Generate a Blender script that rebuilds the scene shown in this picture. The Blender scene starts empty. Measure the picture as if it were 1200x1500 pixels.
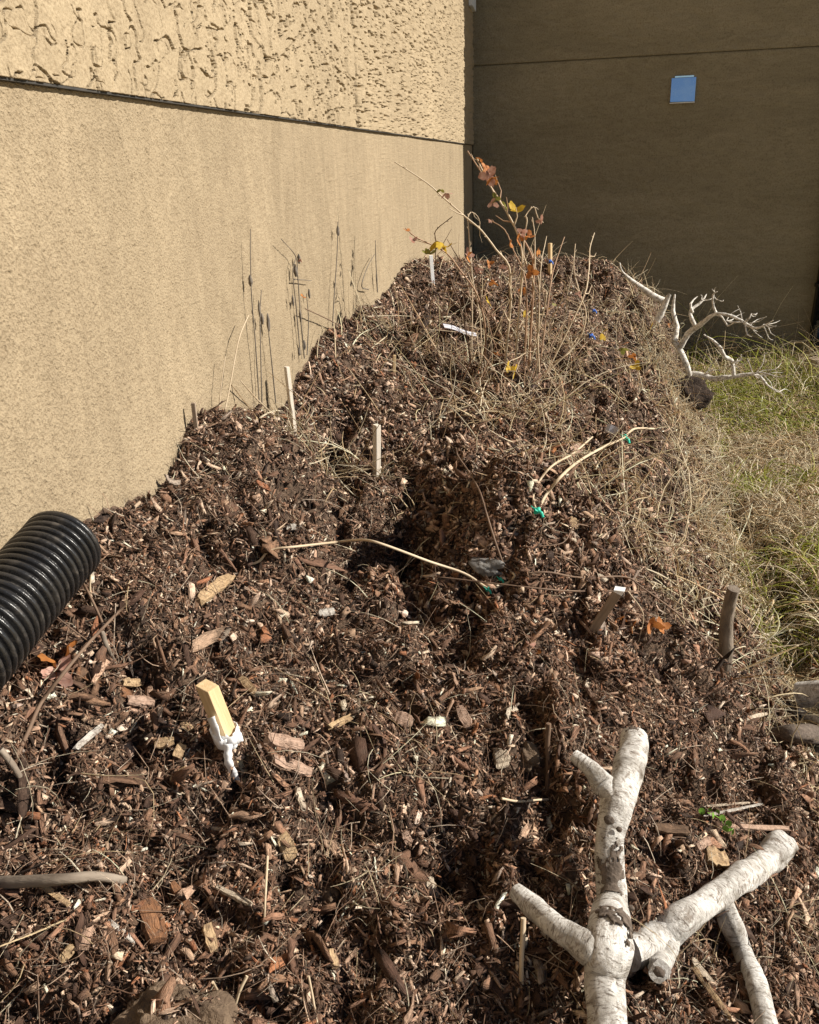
import bpy, math, random
import numpy as np
from mathutils import Vector
rng = np.random.default_rng(7); random.seed(7)
SC = bpy.context.scene; COL = SC.collection
# ------------------------------------------------------------------ camera
EYE = np.array([0., 0., 1.9]); FPX = 1200.
YAW, PITCH, ROLL = [math.radians(v) for v in (10.41, 23.07, -2.19)]
def _axes():
    cy, sy = math.cos(YAW), math.sin(YAW)
    f = np.array([-sy*math.cos(PITCH), cy*math.cos(PITCH), -math.sin(PITCH)])
    r = np.array([cy, sy, 0.]); u = np.cross(r, f)
    cr, sr = math.cos(ROLL), math.sin(ROLL)
    return np.array([cr*r+sr*u, -sr*r+cr*u, f])
CM = _axes()
cam = bpy.data.cameras.new('camera'); camo = bpy.data.objects.new('camera', cam); COL.objects.link(camo)
cam.sensor_fit = 'HORIZONTAL'; cam.sensor_width = 36; cam.lens = 36*FPX/1200
cam.clip_start = 0.02; cam.clip_end = 2000
from mathutils import Matrix
mw = Matrix.Identity(4)
for i in range(3):
    mw[i][0], mw[i][1], mw[i][2], mw[i][3] = CM[0][i], CM[1][i], -CM[2][i], EYE[i]
camo.matrix_world = mw
SC.camera = camo
# ------------------------------------------------------------------ light
SUN_EL, SUN_AZ = math.radians(33), math.radians(9)     # sun to the right (+x), a little beyond (+y)
sd = Vector((math.cos(SUN_EL)*math.cos(SUN_AZ), math.cos(SUN_EL)*math.sin(SUN_AZ), math.sin(SUN_EL)))
sl = bpy.data.lights.new('sun', 'SUN'); sl.energy = 5; sl.angle = math.radians(0.53); sl.color = (1, .93, .82)
so = bpy.data.objects.new('sun', sl); COL.objects.link(so); so.location = (8, 2, 8)
so.rotation_euler = sd.to_track_quat('Z', 'Y').to_euler()
W = bpy.data.worlds.new('World'); SC.world = W; W.use_nodes = True
nt = W.node_tree; nt.nodes.clear()
sky = nt.nodes.new('ShaderNodeTexSky'); sky.sky_type = 'NISHITA'; sky.sun_disc = False
sky.sun_elevation = SUN_EL; sky.sun_rotation = math.pi/2 - SUN_AZ; sky.altitude = 800; sky.dust_density = .6
bg = nt.nodes.new('ShaderNodeBackground'); bg.inputs[1].default_value = .043
wo = nt.nodes.new('ShaderNodeOutputWorld')
nt.links.new(sky.outputs[0], bg.inputs[0]); nt.links.new(bg.outputs[0], wo.inputs[0])
vs = SC.view_settings; vs.view_transform = 'Standard'; vs.look = 'None'; vs.exposure = 0.76; vs.gamma = 1

# ------------------------------------------------------------------ helpers
def ray(px, py): return CM.T @ np.array([(px-600)/FPX, (750-py)/FPX, 1.])
def onx(px, py, x): d = ray(px, py); return EYE + d*(x/d[0])
def ony(px, py, y): d = ray(px, py); return EYE + d*(y/d[1])
def onz(px, py, z): d = ray(px, py); return EYE + d*((z-EYE[2])/d[2])

def _hash(i, j, k, seed):
    n = (i*374761393 + j*668265263 + k*1274126177 + seed*974711) & 0xffffffff
    n = ((n ^ (n >> 13))*1274126177) & 0xffffffff
    n = (n ^ (n >> 16)) & 0xffffffff
    return n.astype(np.float64)/4294967295.*2-1
def noise2(x, y, seed=0):
    x = np.asarray(x, float); y = np.asarray(y, float)
    i = np.floor(x).astype(np.int64); j = np.floor(y).astype(np.int64)
    u = x-i; v = y-j; u = u*u*u*(u*(u*6-15)+10); v = v*v*v*(v*(v*6-15)+10)
    z = np.zeros_like(i)
    a = _hash(i, j, z, seed); b = _hash(i+1, j, z, seed); c = _hash(i, j+1, z, seed); d = _hash(i+1, j+1, z, seed)
    return (a*(1-u)+b*u)*(1-v)+(c*(1-u)+d*u)*v
def fbm(x, y, seed=0, oct=4, gain=.5):
    s = 0; a = 1; t = 0
    for o in range(oct):
        s = s + a*noise2(x*2**o+o*17.3, y*2**o-o*9.1, seed+o); t += a; a *= gain
    return s/t
def sstep(a, b, x):
    t = np.clip((x-a)/(b-a), 0, 1); return t*t*(3-2*t)

def raw_mesh(name, V, F, attrs=None, smooth=False):
    """F: (n,k) int array; attrs: name -> (n,3|4) point data"""
    V = np.asarray(V, np.float32); F = np.asarray(F, np.int32)
    me = bpy.data.meshes.new(name); n, k = F.shape
    me.vertices.add(len(V)); me.vertices.foreach_set('co', V.ravel())
    me.loops.add(n*k); me.loops.foreach_set('vertex_index', F.ravel())
    me.polygons.add(n); me.polygons.foreach_set('loop_start', np.arange(0, n*k, k, dtype=np.int32))
    me.polygons.foreach_set('loop_total', np.full(n, k, np.int32))
    me.update(calc_edges=True)
    for an, d in (attrs or {}).items():
        d = np.asarray(d, np.float32)
        if d.shape[1] == 4:
            at = me.attributes.new(an, 'FLOAT_COLOR', 'POINT'); at.data.foreach_set('color', d.ravel())
        else:
            at = me.attributes.new(an, 'FLOAT_VECTOR', 'POINT'); at.data.foreach_set('vector', d.ravel())
    if smooth: me.polygons.foreach_set('use_smooth', np.ones(n, bool))
    return me
def link(name, me, mat=None, parent=None):
    o = bpy.data.objects.new(name, me); COL.objects.link(o)
    if mat: me.materials.append(mat)
    if parent: o.parent = parent; o.matrix_parent_inverse = parent.matrix_world.inverted()
    return o
class MB:
    def __init__(s): s.V = []; s.F = []; s.A = []; s.n = 0
    def add(s, V, F, A=None):
        V = np.asarray(V, float); s.V.append(V)
        s.F += [[int(i)+s.n for i in f] for f in F]
        s.A.append(np.zeros((len(V), 3)) if A is None else A); s.n += len(V)
    def box(s, lo, hi):
        x0, y0, z0 = lo; x1, y1, z1 = hi
        s.add([(x0,y0,z0),(x1,y0,z0),(x1,y1,z0),(x0,y1,z0),(x0,y0,z1),(x1,y0,z1),(x1,y1,z1),(x0,y1,z1)],
              [(0,3,2,1),(4,5,6,7),(0,1,5,4),(1,2,6,5),(2,3,7,6),(3,0,4,7)])
    def tube(s, pts, rad, n=8, sub=4, wob=0., cap=True, flat=1., knots=()):
        P, Rr = resample(pts, rad, sub)
        V, F, A = tube_geo(P, Rr, n, wob, flat, knots); s.add(V, F, A)
    def build(s, name, mat, parent=None, smooth=True, bevel=0):
        me = bpy.data.meshes.new(name); V = np.vstack(s.V)
        c0 = np.zeros(3)
        if parent is None: c0 = np.array([(V[:,0].min()+V[:,0].max())/2, (V[:,1].min()+V[:,1].max())/2, V[:,2].min()])
        me.from_pydata([tuple(v) for v in V-c0], [], s.F); me.update()
        at = me.attributes.new('tc', 'FLOAT_VECTOR', 'POINT'); at.data.foreach_set('vector', np.vstack(s.A).astype(np.float32).ravel())
        if smooth: me.polygons.foreach_set('use_smooth', np.ones(len(me.polygons), bool))
        o = link(name, me, mat, parent)
        if parent is None: o.location = c0
        if bevel:
            b = o.modifiers.new('bevel', 'BEVEL'); b.width = bevel; b.segments = 2; b.limit_method = 'ANGLE'
        return o
def resample(pts, rad, sub):
    P = np.asarray(pts, float); n = len(P)
    R_ = np.full(n, rad, float) if np.isscalar(rad) else np.asarray(rad, float)
    if sub <= 1 or n < 2: return P, R_
    E = np.vstack([2*P[0]-P[1], P, 2*P[-1]-P[-2]]); oP = []; oR = []
    for i in range(n-1):
        p0, p1, p2, p3 = E[i], E[i+1], E[i+2], E[i+3]
        for k in range(sub):
            t = k/sub
            oP.append(.5*((2*p1)+(-p0+p2)*t+(2*p0-5*p1+4*p2-p3)*t*t+(-p0+3*p1-3*p2+p3)*t**3)); oR.append(R_[i]*(1-t)+R_[i+1]*t)
    oP.append(P[-1]); oR.append(R_[-1])
    return np.array(oP), np.array(oR)
def tube_geo(P, R_, n, wob=0., flat=1., knots=()):
    m = len(P); T = np.gradient(P, axis=0); T /= np.linalg.norm(T, axis=1)[:, None]+1e-12
    a = np.array([0, 0, 1.]) if abs(T[0][2]) < .9 else np.array([1., 0, 0])
    N = np.cross(T[0], a); N /= np.linalg.norm(N); Ns = [N]
    for i in range(1, m):
        N = Ns[-1]-T[i]*np.dot(Ns[-1], T[i]); N /= np.linalg.norm(N); Ns.append(N)
    Ns = np.array(Ns); B = np.cross(T, Ns); th = np.arange(n)*2*np.pi/n
    s = np.concatenate([[0], np.cumsum(np.linalg.norm(np.diff(P, axis=0), axis=1))])
    rr = R_[:, None]*np.ones((1, n))
    if wob:
        rm = R_.max(); sd_ = int(abs(P[0].sum())*1e4) % 9999
        rr = rr*(1+wob*fbm(s[:, None]/rm*.5+0*th, np.cos(th)[None]*1.2+np.sin(th)[None]*2.1+sd_, sd_, 3)*2)
    for (ks, kt, kr, kh) in knots:
        d2 = ((s[:, None]-ks*s[-1])/kr)**2 + ((np.angle(np.exp(1j*(th-kt)))[None]*R_[:, None])/kr)**2
        rr = rr + kh*np.exp(-d2)
    V = P[:, None]+rr[..., None]*(np.cos(th)[None, :, None]*Ns[:, None]+flat*np.sin(th)[None, :, None]*B[:, None])
    A = np.zeros((m, n, 3)); A[..., 0] = np.cos(th)*R_[:, None]; A[..., 1] = np.sin(th)*R_[:, None]; A[..., 2] = s[:, None]
    F = []
    for i in range(m-1):
        for j in range(n):
            F.append((i*n+j, i*n+(j+1) % n, (i+1)*n+(j+1) % n, (i+1)*n+j))
    V = V.reshape(-1, 3); A = A.reshape(-1, 3); q0 = m*n       # the cut ends get their own corners so that they stay crisp
    F.append(tuple(q0+j for j in range(n-1, -1, -1))); F.append(tuple(q0+n+j for j in range(n)))
    return np.vstack([V, V[:n], V[-n:]]), F, np.vstack([A, A[:n], A[-n:]])
def empty(name, loc):
    o = bpy.data.objects.new(name, None); COL.objects.link(o); o.location = tuple(loc); o.empty_display_size = .05
    bpy.context.view_layer.update() if False else None
    o.matrix_world = Matrix.Translation(Vector(tuple(loc))); return o
def tag(o, label=None, cat=None, group=None, kind=None):
    if label: o['label'] = label
    if cat: o['category'] = cat
    if group: o['group'] = group
    if kind: o['kind'] = kind
    return o

# ------------------------------------------------------------------ materials
def newmat(name, rough=.8, spec=.3):
    m = bpy.data.materials.new(name); m.use_nodes = True; t = m.node_tree
    b = t.nodes['Principled BSDF']; b.inputs['Roughness'].default_value = rough; b.inputs['Specular IOR Level'].default_value = spec
    return m, t, b
def N(t, typ, **kw):
    n = t.nodes.new(typ)
    for k, v in kw.items():
        if k in n.inputs: n.inputs[k].default_value = v
        else: setattr(n, k, v)
    return n
def ramp(t, fac, stops):
    r = t.nodes.new('ShaderNodeValToRGB'); e = r.color_ramp.elements
    while len(e) < len(stops): e.new(.5)
    for i, (p, c) in enumerate(stops): e[i].position = p; e[i].color = (*c, 1)
    t.links.new(fac, r.inputs[0]); return r.outputs[0]
def coord(t, attr=None, scale=(1, 1, 1)):
    if attr: s = N(t, 'ShaderNodeAttribute', attribute_name=attr).outputs['Vector']
    else: s = t.nodes.new('ShaderNodeTexCoord').outputs['Object']
    mp = t.nodes.new('ShaderNodeMapping'); mp.inputs['Scale'].default_value = scale
    t.links.new(s, mp.inputs[0]); return mp.outputs[0]
def nz(t, vec, scale, detail=5, rough=.55, dist=0):
    n = N(t, 'ShaderNodeTexNoise', Scale=scale, Detail=detail, Roughness=rough, Distortion=dist); t.links.new(vec, n.inputs['Vector']); return n.outputs['Fac']
def bump(t, b, h, dist=.002, strength=1.):
    n = N(t, 'ShaderNodeBump', Strength=strength, Distance=dist); t.links.new(h, n.inputs['Height']); t.links.new(n.outputs[0], b.inputs['Normal']); return n
def mixc(t, fac, a, b, mode='MIX'):
    m = t.nodes.new('ShaderNodeMix'); m.data_type = 'RGBA'; m.blend_type = mode
    for sock, v in ((m.inputs[0], fac), (m.inputs[6], a), (m.inputs[7], b)):
        if hasattr(v, 'links'): t.links.new(v, sock)
        elif isinstance(v, (int, float)): sock.default_value = v
        else: sock.default_value = (*v, 1)
    return m.outputs[2]

def mat_noise(name, c0, c1, scale=20, rough=.85, bs=80, bd=.001, attr=None, stretch=(1, 1, 1), spec=.25, lo=.3, hi=.7):
    m, t, b = newmat(name, rough, spec); v = coord(t, attr, stretch)
    f = nz(t, v, scale); t.links.new(ramp(t, f, [(lo, c0), (hi, c1)]), b.inputs['Base Color'])
    if bd: bump(t, b, nz(t, v, bs), bd)
    return m
def mat_attr(name, rough=.85, spec=.2, trans=0.):
    """per-piece colour from the col attribute, wood grain along the piece from lc"""
    m, t, b = newmat(name, rough, spec)
    a = N(t, 'ShaderNodeAttribute', attribute_name='col').outputs['Color']
    v = coord(t, 'lc', (120, 900, 900)); g = nz(t, v, 1, 3)
    c = mixc(t, 1., a, ramp(t, g, [(.25, (.40, .37, .35)), (.75, (1.3, 1.3, 1.3))] if not trans else [(.2, (.75, .72, .7)), (.8, (1.2, 1.2, 1.2))]), 'MULTIPLY')
    if not trans:      # soil dust sticking to the wood in blotches
        ds_ = nz(t, coord(t), 130, 5, .65); c = mixc(t, ramp(t, ds_, [(.50, (0, 0, 0)), (.66, (.7, .7, .7))]), c, (.095, .060, .042))
    t.links.new(c, b.inputs['Base Color']); bump(t, b, g, .0022)
    if trans:
        tr = t.nodes.new('ShaderNodeBsdfTranslucent'); t.links.new(c, tr.inputs[0]); mx = N(t, 'ShaderNodeMixShader'); mx.inputs[0].default_value = trans
        t.links.new(b.outputs[0], mx.inputs[1]); t.links.new(tr.outputs[0], mx.inputs[2])
        t.links.new(mx.outputs[0], t.nodes['Material Output'].inputs[0])
    return m
def mat_stucco(name, c0, c1, streak=(1, 1, 1), fine=260., bd=.0022):
    m, t, b = newmat(name, .92, .15); v = coord(t); vst = coord(t, None, streak)
    big = nz(t, vst, 1.6, 6, .6, .6); spk = nz(t, v, fine, 2, .6); mid = nz(t, vst, 14, 4, .6, 1.5)
    c = ramp(t, big, [(.3, c0), (.7, c1)])
    c = mixc(t, .55, c, ramp(t, mid, [(.3, (.72, .70, .68)), (.7, (1.12, 1.12, 1.12))]), 'MULTIPLY')
    c = mixc(t, .8, c, ramp(t, spk, [(.3, (.66, .62, .58)), (.5, (1, 1, 1)), (.75, (1.1, 1.1, 1.1))]), 'MULTIPLY')
    t.links.new(c, b.inputs['Base Color'])
    ad = N(t, 'ShaderNodeMath', operation='MULTIPLY_ADD'); t.links.new(mid, ad.inputs[0]); ad.inputs[1].default_value = .9; t.links.new(spk, ad.inputs[2])
    bump(t, b, ad.outputs[0], bd); return m
M_low = mat_stucco('tan_stucco_fine', (.272, .216, .143), (.345, .275, .183), (1, 1, .35), 210, .0045)
M_up = mat_stucco('tan_stucco_rough', (.305, .243, .160), (.365, .292, .193), (1, 1, .6), 200, .002)
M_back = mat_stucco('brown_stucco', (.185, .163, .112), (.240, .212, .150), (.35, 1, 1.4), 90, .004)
M_flash = mat_noise('dark_flashing', (.03, .03, .028), (.06, .055, .05), 30, .6)

# ------------------------------------------------------------------ ground and mound heights
WX = -.7825; YB = 8.109
def ground_h(x, y):
    x = np.asarray(x, float); y = np.asarray(y, float)
    bank = sstep(.93, 1.06, x+.05*np.sin(y*3.1))*sstep(2.0, 2.5, y)*sstep(5.0, 4.0, y); tr = np.exp(-((x-(.88+.05*np.sin(y*2.3)))/.06)**2)*sstep(1.6, 2.2, y)*sstep(4.8, 4., y)
    return .04*bank-.06*tr+.26*sstep(6.2, 2.6, y)*sstep(-60, 0, y+40) - .012*np.clip(np.abs(x)-3, 0, 30) + .02*fbm(x*.9, y*.9, 31, 3)
_C = []
for q in [(145,740),(220,726),(262,672),(288,625),(300,607),(350,602),(420,592),(438,545),(445,530),(480,480),(520,455),(560,430),(590,392),(630,388),(672,382)]:
    _C.append(onx(*q, WX))
_C += [np.array(p) for p in [(WX,.95,1.34),(WX,.6,1.30),(WX,.2,1.22),(-.685,.98,1.345),(-.675,.66,1.305),(-.66,.34,1.26)]]
for q in [(100,1490,1.10),(300,1490,1.08),(600,1490,1.02),(890,1490,.95),(1190,1490,.72),
          (20,1250,1.19),(300,1250,1.12),(600,1250,1.03),(850,1250,.97),(1050,1250,.85),(1190,1250,.62),
          (60,1050,1.25),(315,1080,1.17),(600,1050,1.07),(850,1050,.98),(1050,1000,.76),(1130,1080,.52),
          (250,850,1.25),(450,850,1.15),(590,800,1.05),(640,920,1.08),(800,880,1.05),(900,900,.95),(1000,880,.74),(1060,940,.5),
          (700,700,1.17),(750,770,1.17),(850,720,1.06),(950,780,.82),(1010,780,.5),
          (350,680,1.33),(450,650,1.24),(560,680,1.14),(640,640,1.12),(620,560,1.15),
          (520,520,1.29),(700,600,1.12),(800,640,1.08),(900,640,.92),(960,650,.68),
          (770,540,1.1),(650,480,1.2),(900,540,.98),(960,560,.7),
          (700,400,1.2),(800,398,1.13),(870,392,1.15),(925,410,1.05),(955,442,.85),(985,478,.55)]:
    _C.append(onz(*q))
for q in [(1000,600,0),(1040,690,.05),(1080,780,.12),(1085,870,.2),(1130,930,.22),(1190,1000,.24)]: _C.append(onz(*q))
_C += [np.array(p) for p in [(1.02,1.6,.1),(1.0,1.0,.1),(.95,.4,.1),(-.4,7.7,.8),(.2,7.7,.7),(.8,7.6,.1),(1.25,7.2,-.1),(1.5,6,-.35),(1.5,4.6,-.35),(1.4,3.2,-.3),(1.35,2,-.3),(1.35,1,-.3),(1.35,.2,-.3),
      (-.3,.15,.75),(.3,.1,.6),(-.4,-.1,.5),(.4,-.2,.3)]]
_C = np.array(_C)
def _tps(C, lam=.004):
    n = len(C); d = np.linalg.norm(C[:, None, :2]-C[None, :, :2], axis=2); K = np.where(d > 0, d*d*np.log(d+1e-12), 0)+lam*np.eye(n)
    P = np.hstack([np.ones((n, 1)), C[:, :2]]); A = np.block([[K, P], [P.T, np.zeros((3, 3))]])
    return np.linalg.solve(A, np.concatenate([C[:, 2], np.zeros(3)]))
_TW = _tps(_C)
def mound_base(x, y):
    sh = np.shape(x); x = np.ravel(x); y = np.ravel(y); z = _TW[-3]+_TW[-2]*x+_TW[-1]*y
    for i in range(len(_C)):
        d2 = (x-_C[i, 0])**2+(y-_C[i, 1])**2; z = z+_TW[i]*.5*d2*np.log(d2+1e-12)
    return z.reshape(sh)
def bumpf(x, y, cx, cy, rx, ry, h, ang=0.):
    c, s = math.cos(ang), math.sin(ang); dx = (x-cx)*c+(y-cy)*s; dy = -(x-cx)*s+(y-cy)*c
    return h*np.exp(-(dx/rx)**2-(dy/ry)**2)
HOLE = [tuple(onz(*q)[:2]) for q in ((690,1235,1.01),(640,1420,1.02),(830,1180,.97))]
def mound_fn(x, y):
    z = mound_base(x, y)
    k = sstep(-.8, -.6, x)
    z = z + .045*fbm(x*3.2, y*3.2, 5, 2)*k*sstep(8.5, 4.5, y) + .05*fbm(x*8, y*8, 8, 3)*(.3+.7*k) + .022*fbm(x*24, y*24, 11, 3) - .022*np.abs(noise2(x*15, y*15, 14))*(.3+.7*k)
    z = z + bumpf(x, y, -.04, 1.76,   .20, .18, .165)*sstep(-.30, -.08, x+.2*(y-1.76)) - bumpf(x, y, -.38, 1.64, .22, .22, .04)      # mound and the hollow left of it
    z = z - .13*bumpf(x, y, .30, 6.7, .5, 1.0, 1.) + bumpf(x, y, *onz(345, 645, 1.36)[:2], .12, .10, .04) - bumpf(x, y, *onz(255, 712, 1.3)[:2], .07, .06, .025)
    z = z - .075*sstep(.14, .42, fbm(x*6.3+2, y*6.3, 141, 2))*k - .045*sstep(.13, .4, fbm(x*14, y*14+7, 143, 2))*k
    z = z - bumpf(x, y, *HOLE[0], .075, .10, .10)*sstep(HOLE[0][0]+.05, HOLE[0][0]+.02, x) - bumpf(x, y, *HOLE[1], .12, .04, .07) - bumpf(x, y, *HOLE[2], .05, .04, .06)
    z = z + bumpf(x, y, -.33, .54, .07, .05, .035)
    z = z - .07*np.exp(-((x-(.87+.05*np.sin(y*2.3)))/.07)**2)*sstep(1.6, 2.2, y)*sstep(4.8, 4., y)
    y0 = sstep(-.25, .35, y); return z*y0+(-.2)*(1-y0)
_gx = np.arange(-.80, 1.55, .0085)
_gy = [0.0]
while _gy[-1] < 8.05: _gy.append(_gy[-1]+.0065*max(1., _gy[-1]*.95))
_gy = np.array(_gy); GX, GY = np.meshgrid(_gx, _gy); GZ = mound_fn(GX, GY)
def mound_at(x, y):
    x = np.asarray(x, float); y = np.asarray(y, float)
    fx = np.clip((x-_gx[0])/(_gx[1]-_gx[0]), 0, len(_gx)-1.001); i = fx.astype(int); u = fx-i
    j = np.clip(np.searchsorted(_gy, y)-1, 0, len(_gy)-2); v = np.clip((y-_gy[j])/(_gy[j+1]-_gy[j]), 0, 1)
    return (GZ[j, i]*(1-u)+GZ[j, i+1]*u)*(1-v)+(GZ[j+1, i]*(1-u)+GZ[j+1, i+1]*u)*v
def surf(x, y):
    x = np.asarray(x, float); y = np.asarray(y, float); g = ground_h(x, y)
    return np.where((x > -.8) & (x < 1.5) & (y > 0) & (y < 8.05), np.maximum(g, mound_at(x, y)), g)
def L(px, py, h=0.):
    """point of the scene seen at that place in the photo, h metres above the surface"""
    d = ray(px, py); t = np.linspace(.3, 14, 6000); P = EYE[None]+d[None]*t[:, None]
    s = P[:, 2]-surf(P[:, 0], P[:, 1])-h; k = np.argmax(s < 0)
    if s[k] >= 0: k = len(t)-1
    t0 = t[max(k-1, 0)]; s0 = s[max(k-1, 0)]; w = s0/(s0-s[k]+1e-12); return EYE+d*(t0+(t[k]-t0)*w)
def nrm(x, y, e=.02):
    gx = (surf(x+e, y)-surf(x-e, y))/(2*e); gy = (surf(x, y+e)-surf(x, y-e))/(2*e)
    n = np.stack([-gx, -gy, np.ones_like(gx)], -1); return n/np.linalg.norm(n, axis=-1, keepdims=True)
def grid_faces(ny, nx):
    a = np.arange(ny*nx).reshape(ny, nx); return np.stack([a[:-1, :-1], a[:-1, 1:], a[1:, 1:], a[1:, :-1]], -1).reshape(-1, 4)

M_soil = mat_noise('dark_mulch_soil', (.030, .019, .013), (.15, .10, .068), 55, .95, 160, .006)
mo = link('mulch_mound', raw_mesh('mulch_mound', np.stack([GX, GY, GZ], -1).reshape(-1, 3), grid_faces(*GX.shape), smooth=True), M_soil); mo['kind'] = 'structure'
ax = np.concatenate([-np.geomspace(400, 6, 22), np.linspace(-5, 7, 121), np.geomspace(8, 400, 22)])
ay = np.concatenate([-np.geomspace(400, 4, 22), np.linspace(-3, 9, 121), np.geomspace(10, 400, 22)])
AX, AY = np.meshgrid(ax, ay)
M_ground = mat_noise('dry_lawn_soil', (.34, .27, .15), (.58, .48, .31), 9, .95, 60, .01)
go = link('ground', raw_mesh('ground', np.stack([AX, AY, ground_h(AX, AY)], -1).reshape(-1, 3), grid_faces(*AX.shape), smooth=True), M_ground); go['kind'] = 'structure'

# ------------------------------------------------------------------ walls
def panel(name, ys, zs, xf, hfun, mat, parent, depth=.05):
    Y, Z = np.meshgrid(ys, zs); H = hfun(Y, Z); X = xf+H
    V = np.stack([X, Y, Z], -1).reshape(-1, 3); F = grid_faces(*Y.shape)
    ny, nx = Y.shape; a = np.arange(ny*nx).reshape(ny, nx)
    rim = np.concatenate([a[0, :-1], a[:-1, -1], a[-1, :0:-1], a[:0:-1, 0]]); k = len(rim)
    Vb = V[rim].copy(); Vb[:, 0] = xf-depth; b = np.arange(k)+len(V)
    Fr = np.stack([rim, b, np.roll(b, -1), np.roll(rim, -1)], -1)
    return link(name, raw_mesh(name, np.vstack([V, Vb]), np.vstack([F, Fr]), smooth=False), mat, parent)
def ygrid(a, b, k=.0017):
    y = [a]
    while y[-1] < b: y.append(y[-1]+min(.03, max(.0010, k*y[-1]**2)))
    y[-1] = b; return np.array(y)
GZW = 2.031
wl = tag(empty('stucco_wall', (WX-.2, 3, 0)), 'sunlit tan stucco wall with rough upper half, along the mulch heap', 'wall')
def h_low(Y, Z):
    w = fbm(Y*2.2, Z*2.2, 71, 3)
    arc = fbm(Y*3+w*2.2, Z*3+w*1.4, 61, 2)
    st = noise2(arc*38, Y*1.2+Z*.7, 66)
    return .0016*fbm(Y*150, Z*110, 3, 2)+.0006*noise2(Y*45+arc*3, Z*6, 66)+.0025*np.exp(-((arc-.1)/.012)**2)*sstep(0,.3,fbm(Y*2,Z*2,69,2))+.004*fbm(Y*1.5, Z*2, 4, 3)
panel('lower_panel', ygrid(.75, YB), np.linspace(.95, GZW-.004, 460), WX, h_low, M_low, wl)
def h_up(Y, Z):
    wx = fbm(Y*7, Z*7, 21, 3)*.9; wy = fbm(Y*7+5, Z*7-3, 22, 3)*.9
    def crack(fy, fz, sd, g0, wmul, off):
        f = lambda y_, z_: fbm(y_*fy+wx*.55, z_*fz+wy*.55, sd, 2, .45)-off
        n = f(Y, Z)+.07*fbm(Y*55, Z*55, sd+40, 2); e = .004; f0 = f(Y, Z); gy_ = (f(Y+e, Z)-f0)/e; gz_ = (f(Y, Z+e)-f0)/e
        d = n/(np.sqrt(gy_**2+gz_**2)+1.2); w_ = wmul*np.maximum(1., (Y/1.35)**1.35)
        gate = sstep(g0, g0+.10, fbm(Y*fy*1.9+7, Z*fz*1.7, sd+5, 2))*sstep(-.75, -.1, gy_/(np.abs(gz_)*.9+np.abs(gy_)+1e-6)+.55)
        return gate*(1-sstep(.45*w_, w_, np.abs(d))), n
    c1, n1 = crack(13, 12, 23, -.2, .0015, 0.); c2, n2 = crack(22, 19, 123, -.16, .0013, .05); c3, n3 = crack(17, 14, 223, -.14, .0014, -.08)
    h = .0032*sstep(-.012, .012, n1)+.002*sstep(-.012, .012, n2)-np.maximum(np.maximum(.044*c1, .036*c2), .040*c3)*np.clip(1.5/Y, .2, 1)
    return h + .0012*fbm(Y*120, Z*120, 25, 2) + .003*fbm(Y*2, Z*2, 26, 2)
JY = 3.405; UX = WX+.013
zup = np.concatenate([np.linspace(GZW, 3.15, 1000), np.linspace(3.5, 6.6, 12)])
panel('upper_panel', ygrid(1.05, JY-.016, .00095), zup, UX, h_up, M_up, wl)
panel('upper_panel', ygrid(JY+.016, YB), zup, UX, h_up, M_up, wl)
m = MB(); m.box((WX-.5, -6, -.5), (WX-.03, YB+4, 6.6)); m.build('core', M_flash, wl, False)
m = MB(); m.box((WX-.03, -6, -.5), (WX, .75, GZW-.004)); m.build('lower_panel', M_low, wl, False)
m = MB(); m.box((WX-.03, -6, GZW), (UX, 1.05, 6.6)); m.build('upper_panel', M_up, wl, False)
m = MB(); m.box((WX-.03, .75, -.5), (WX-.002, YB, .95)); m.build('footing', M_low, wl, False)
m = MB(); m.box((WX-.02, .4, GZW-.004), (UX-.001, YB-.01, GZW-.0005)); m.build('drip_flashing', M_flash, wl, False)

XR = 4.1
wb = tag(empty('stucco_wall', (1, YB+.2, 0)), 'shaded dark brown stucco wall at the end with a blue square on it', 'wall')
SZ = 2.663
def back_panel(z0, z1, yf, nm):
    xs = np.arange(WX+.001, XR, .012); zs = np.arange(z0, z1, .012); zs[-1] = z1; xs[-1] = XR
    X, Z = np.meshgrid(xs, zs)
    n = fbm(X*6, Z*11, 41, 3)
    H = .004*sstep(-.1, .1, n)+.003*fbm(X*30, Z*45, 42, 3)+.004*fbm(X*1.5, Z*1.5, 43, 2)
    Y = yf-H; V = np.stack([X, Y, Z], -1).reshape(-1, 3); ny, nx = X.shape; a = np.arange(ny*nx).reshape(ny, nx)
    rim = np.concatenate([a[0, :-1], a[:-1, -1], a[-1, :0:-1], a[:0:-1, 0]]); k = len(rim)
    Vb = V[rim].copy(); Vb[:, 1] = yf+.06; b = np.arange(k)+len(V)
    Fr = np.stack([rim, b, np.roll(b, -1), np.roll(rim, -1)], -1)
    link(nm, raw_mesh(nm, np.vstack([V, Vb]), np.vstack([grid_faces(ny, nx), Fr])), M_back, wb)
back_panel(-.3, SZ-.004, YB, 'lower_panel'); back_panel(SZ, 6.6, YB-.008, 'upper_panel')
m = MB(); m.box((WX+.001, YB+.06, -.5), (XR, YB+4, 6.6)); m.build('core', M_back, wb, False)

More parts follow.
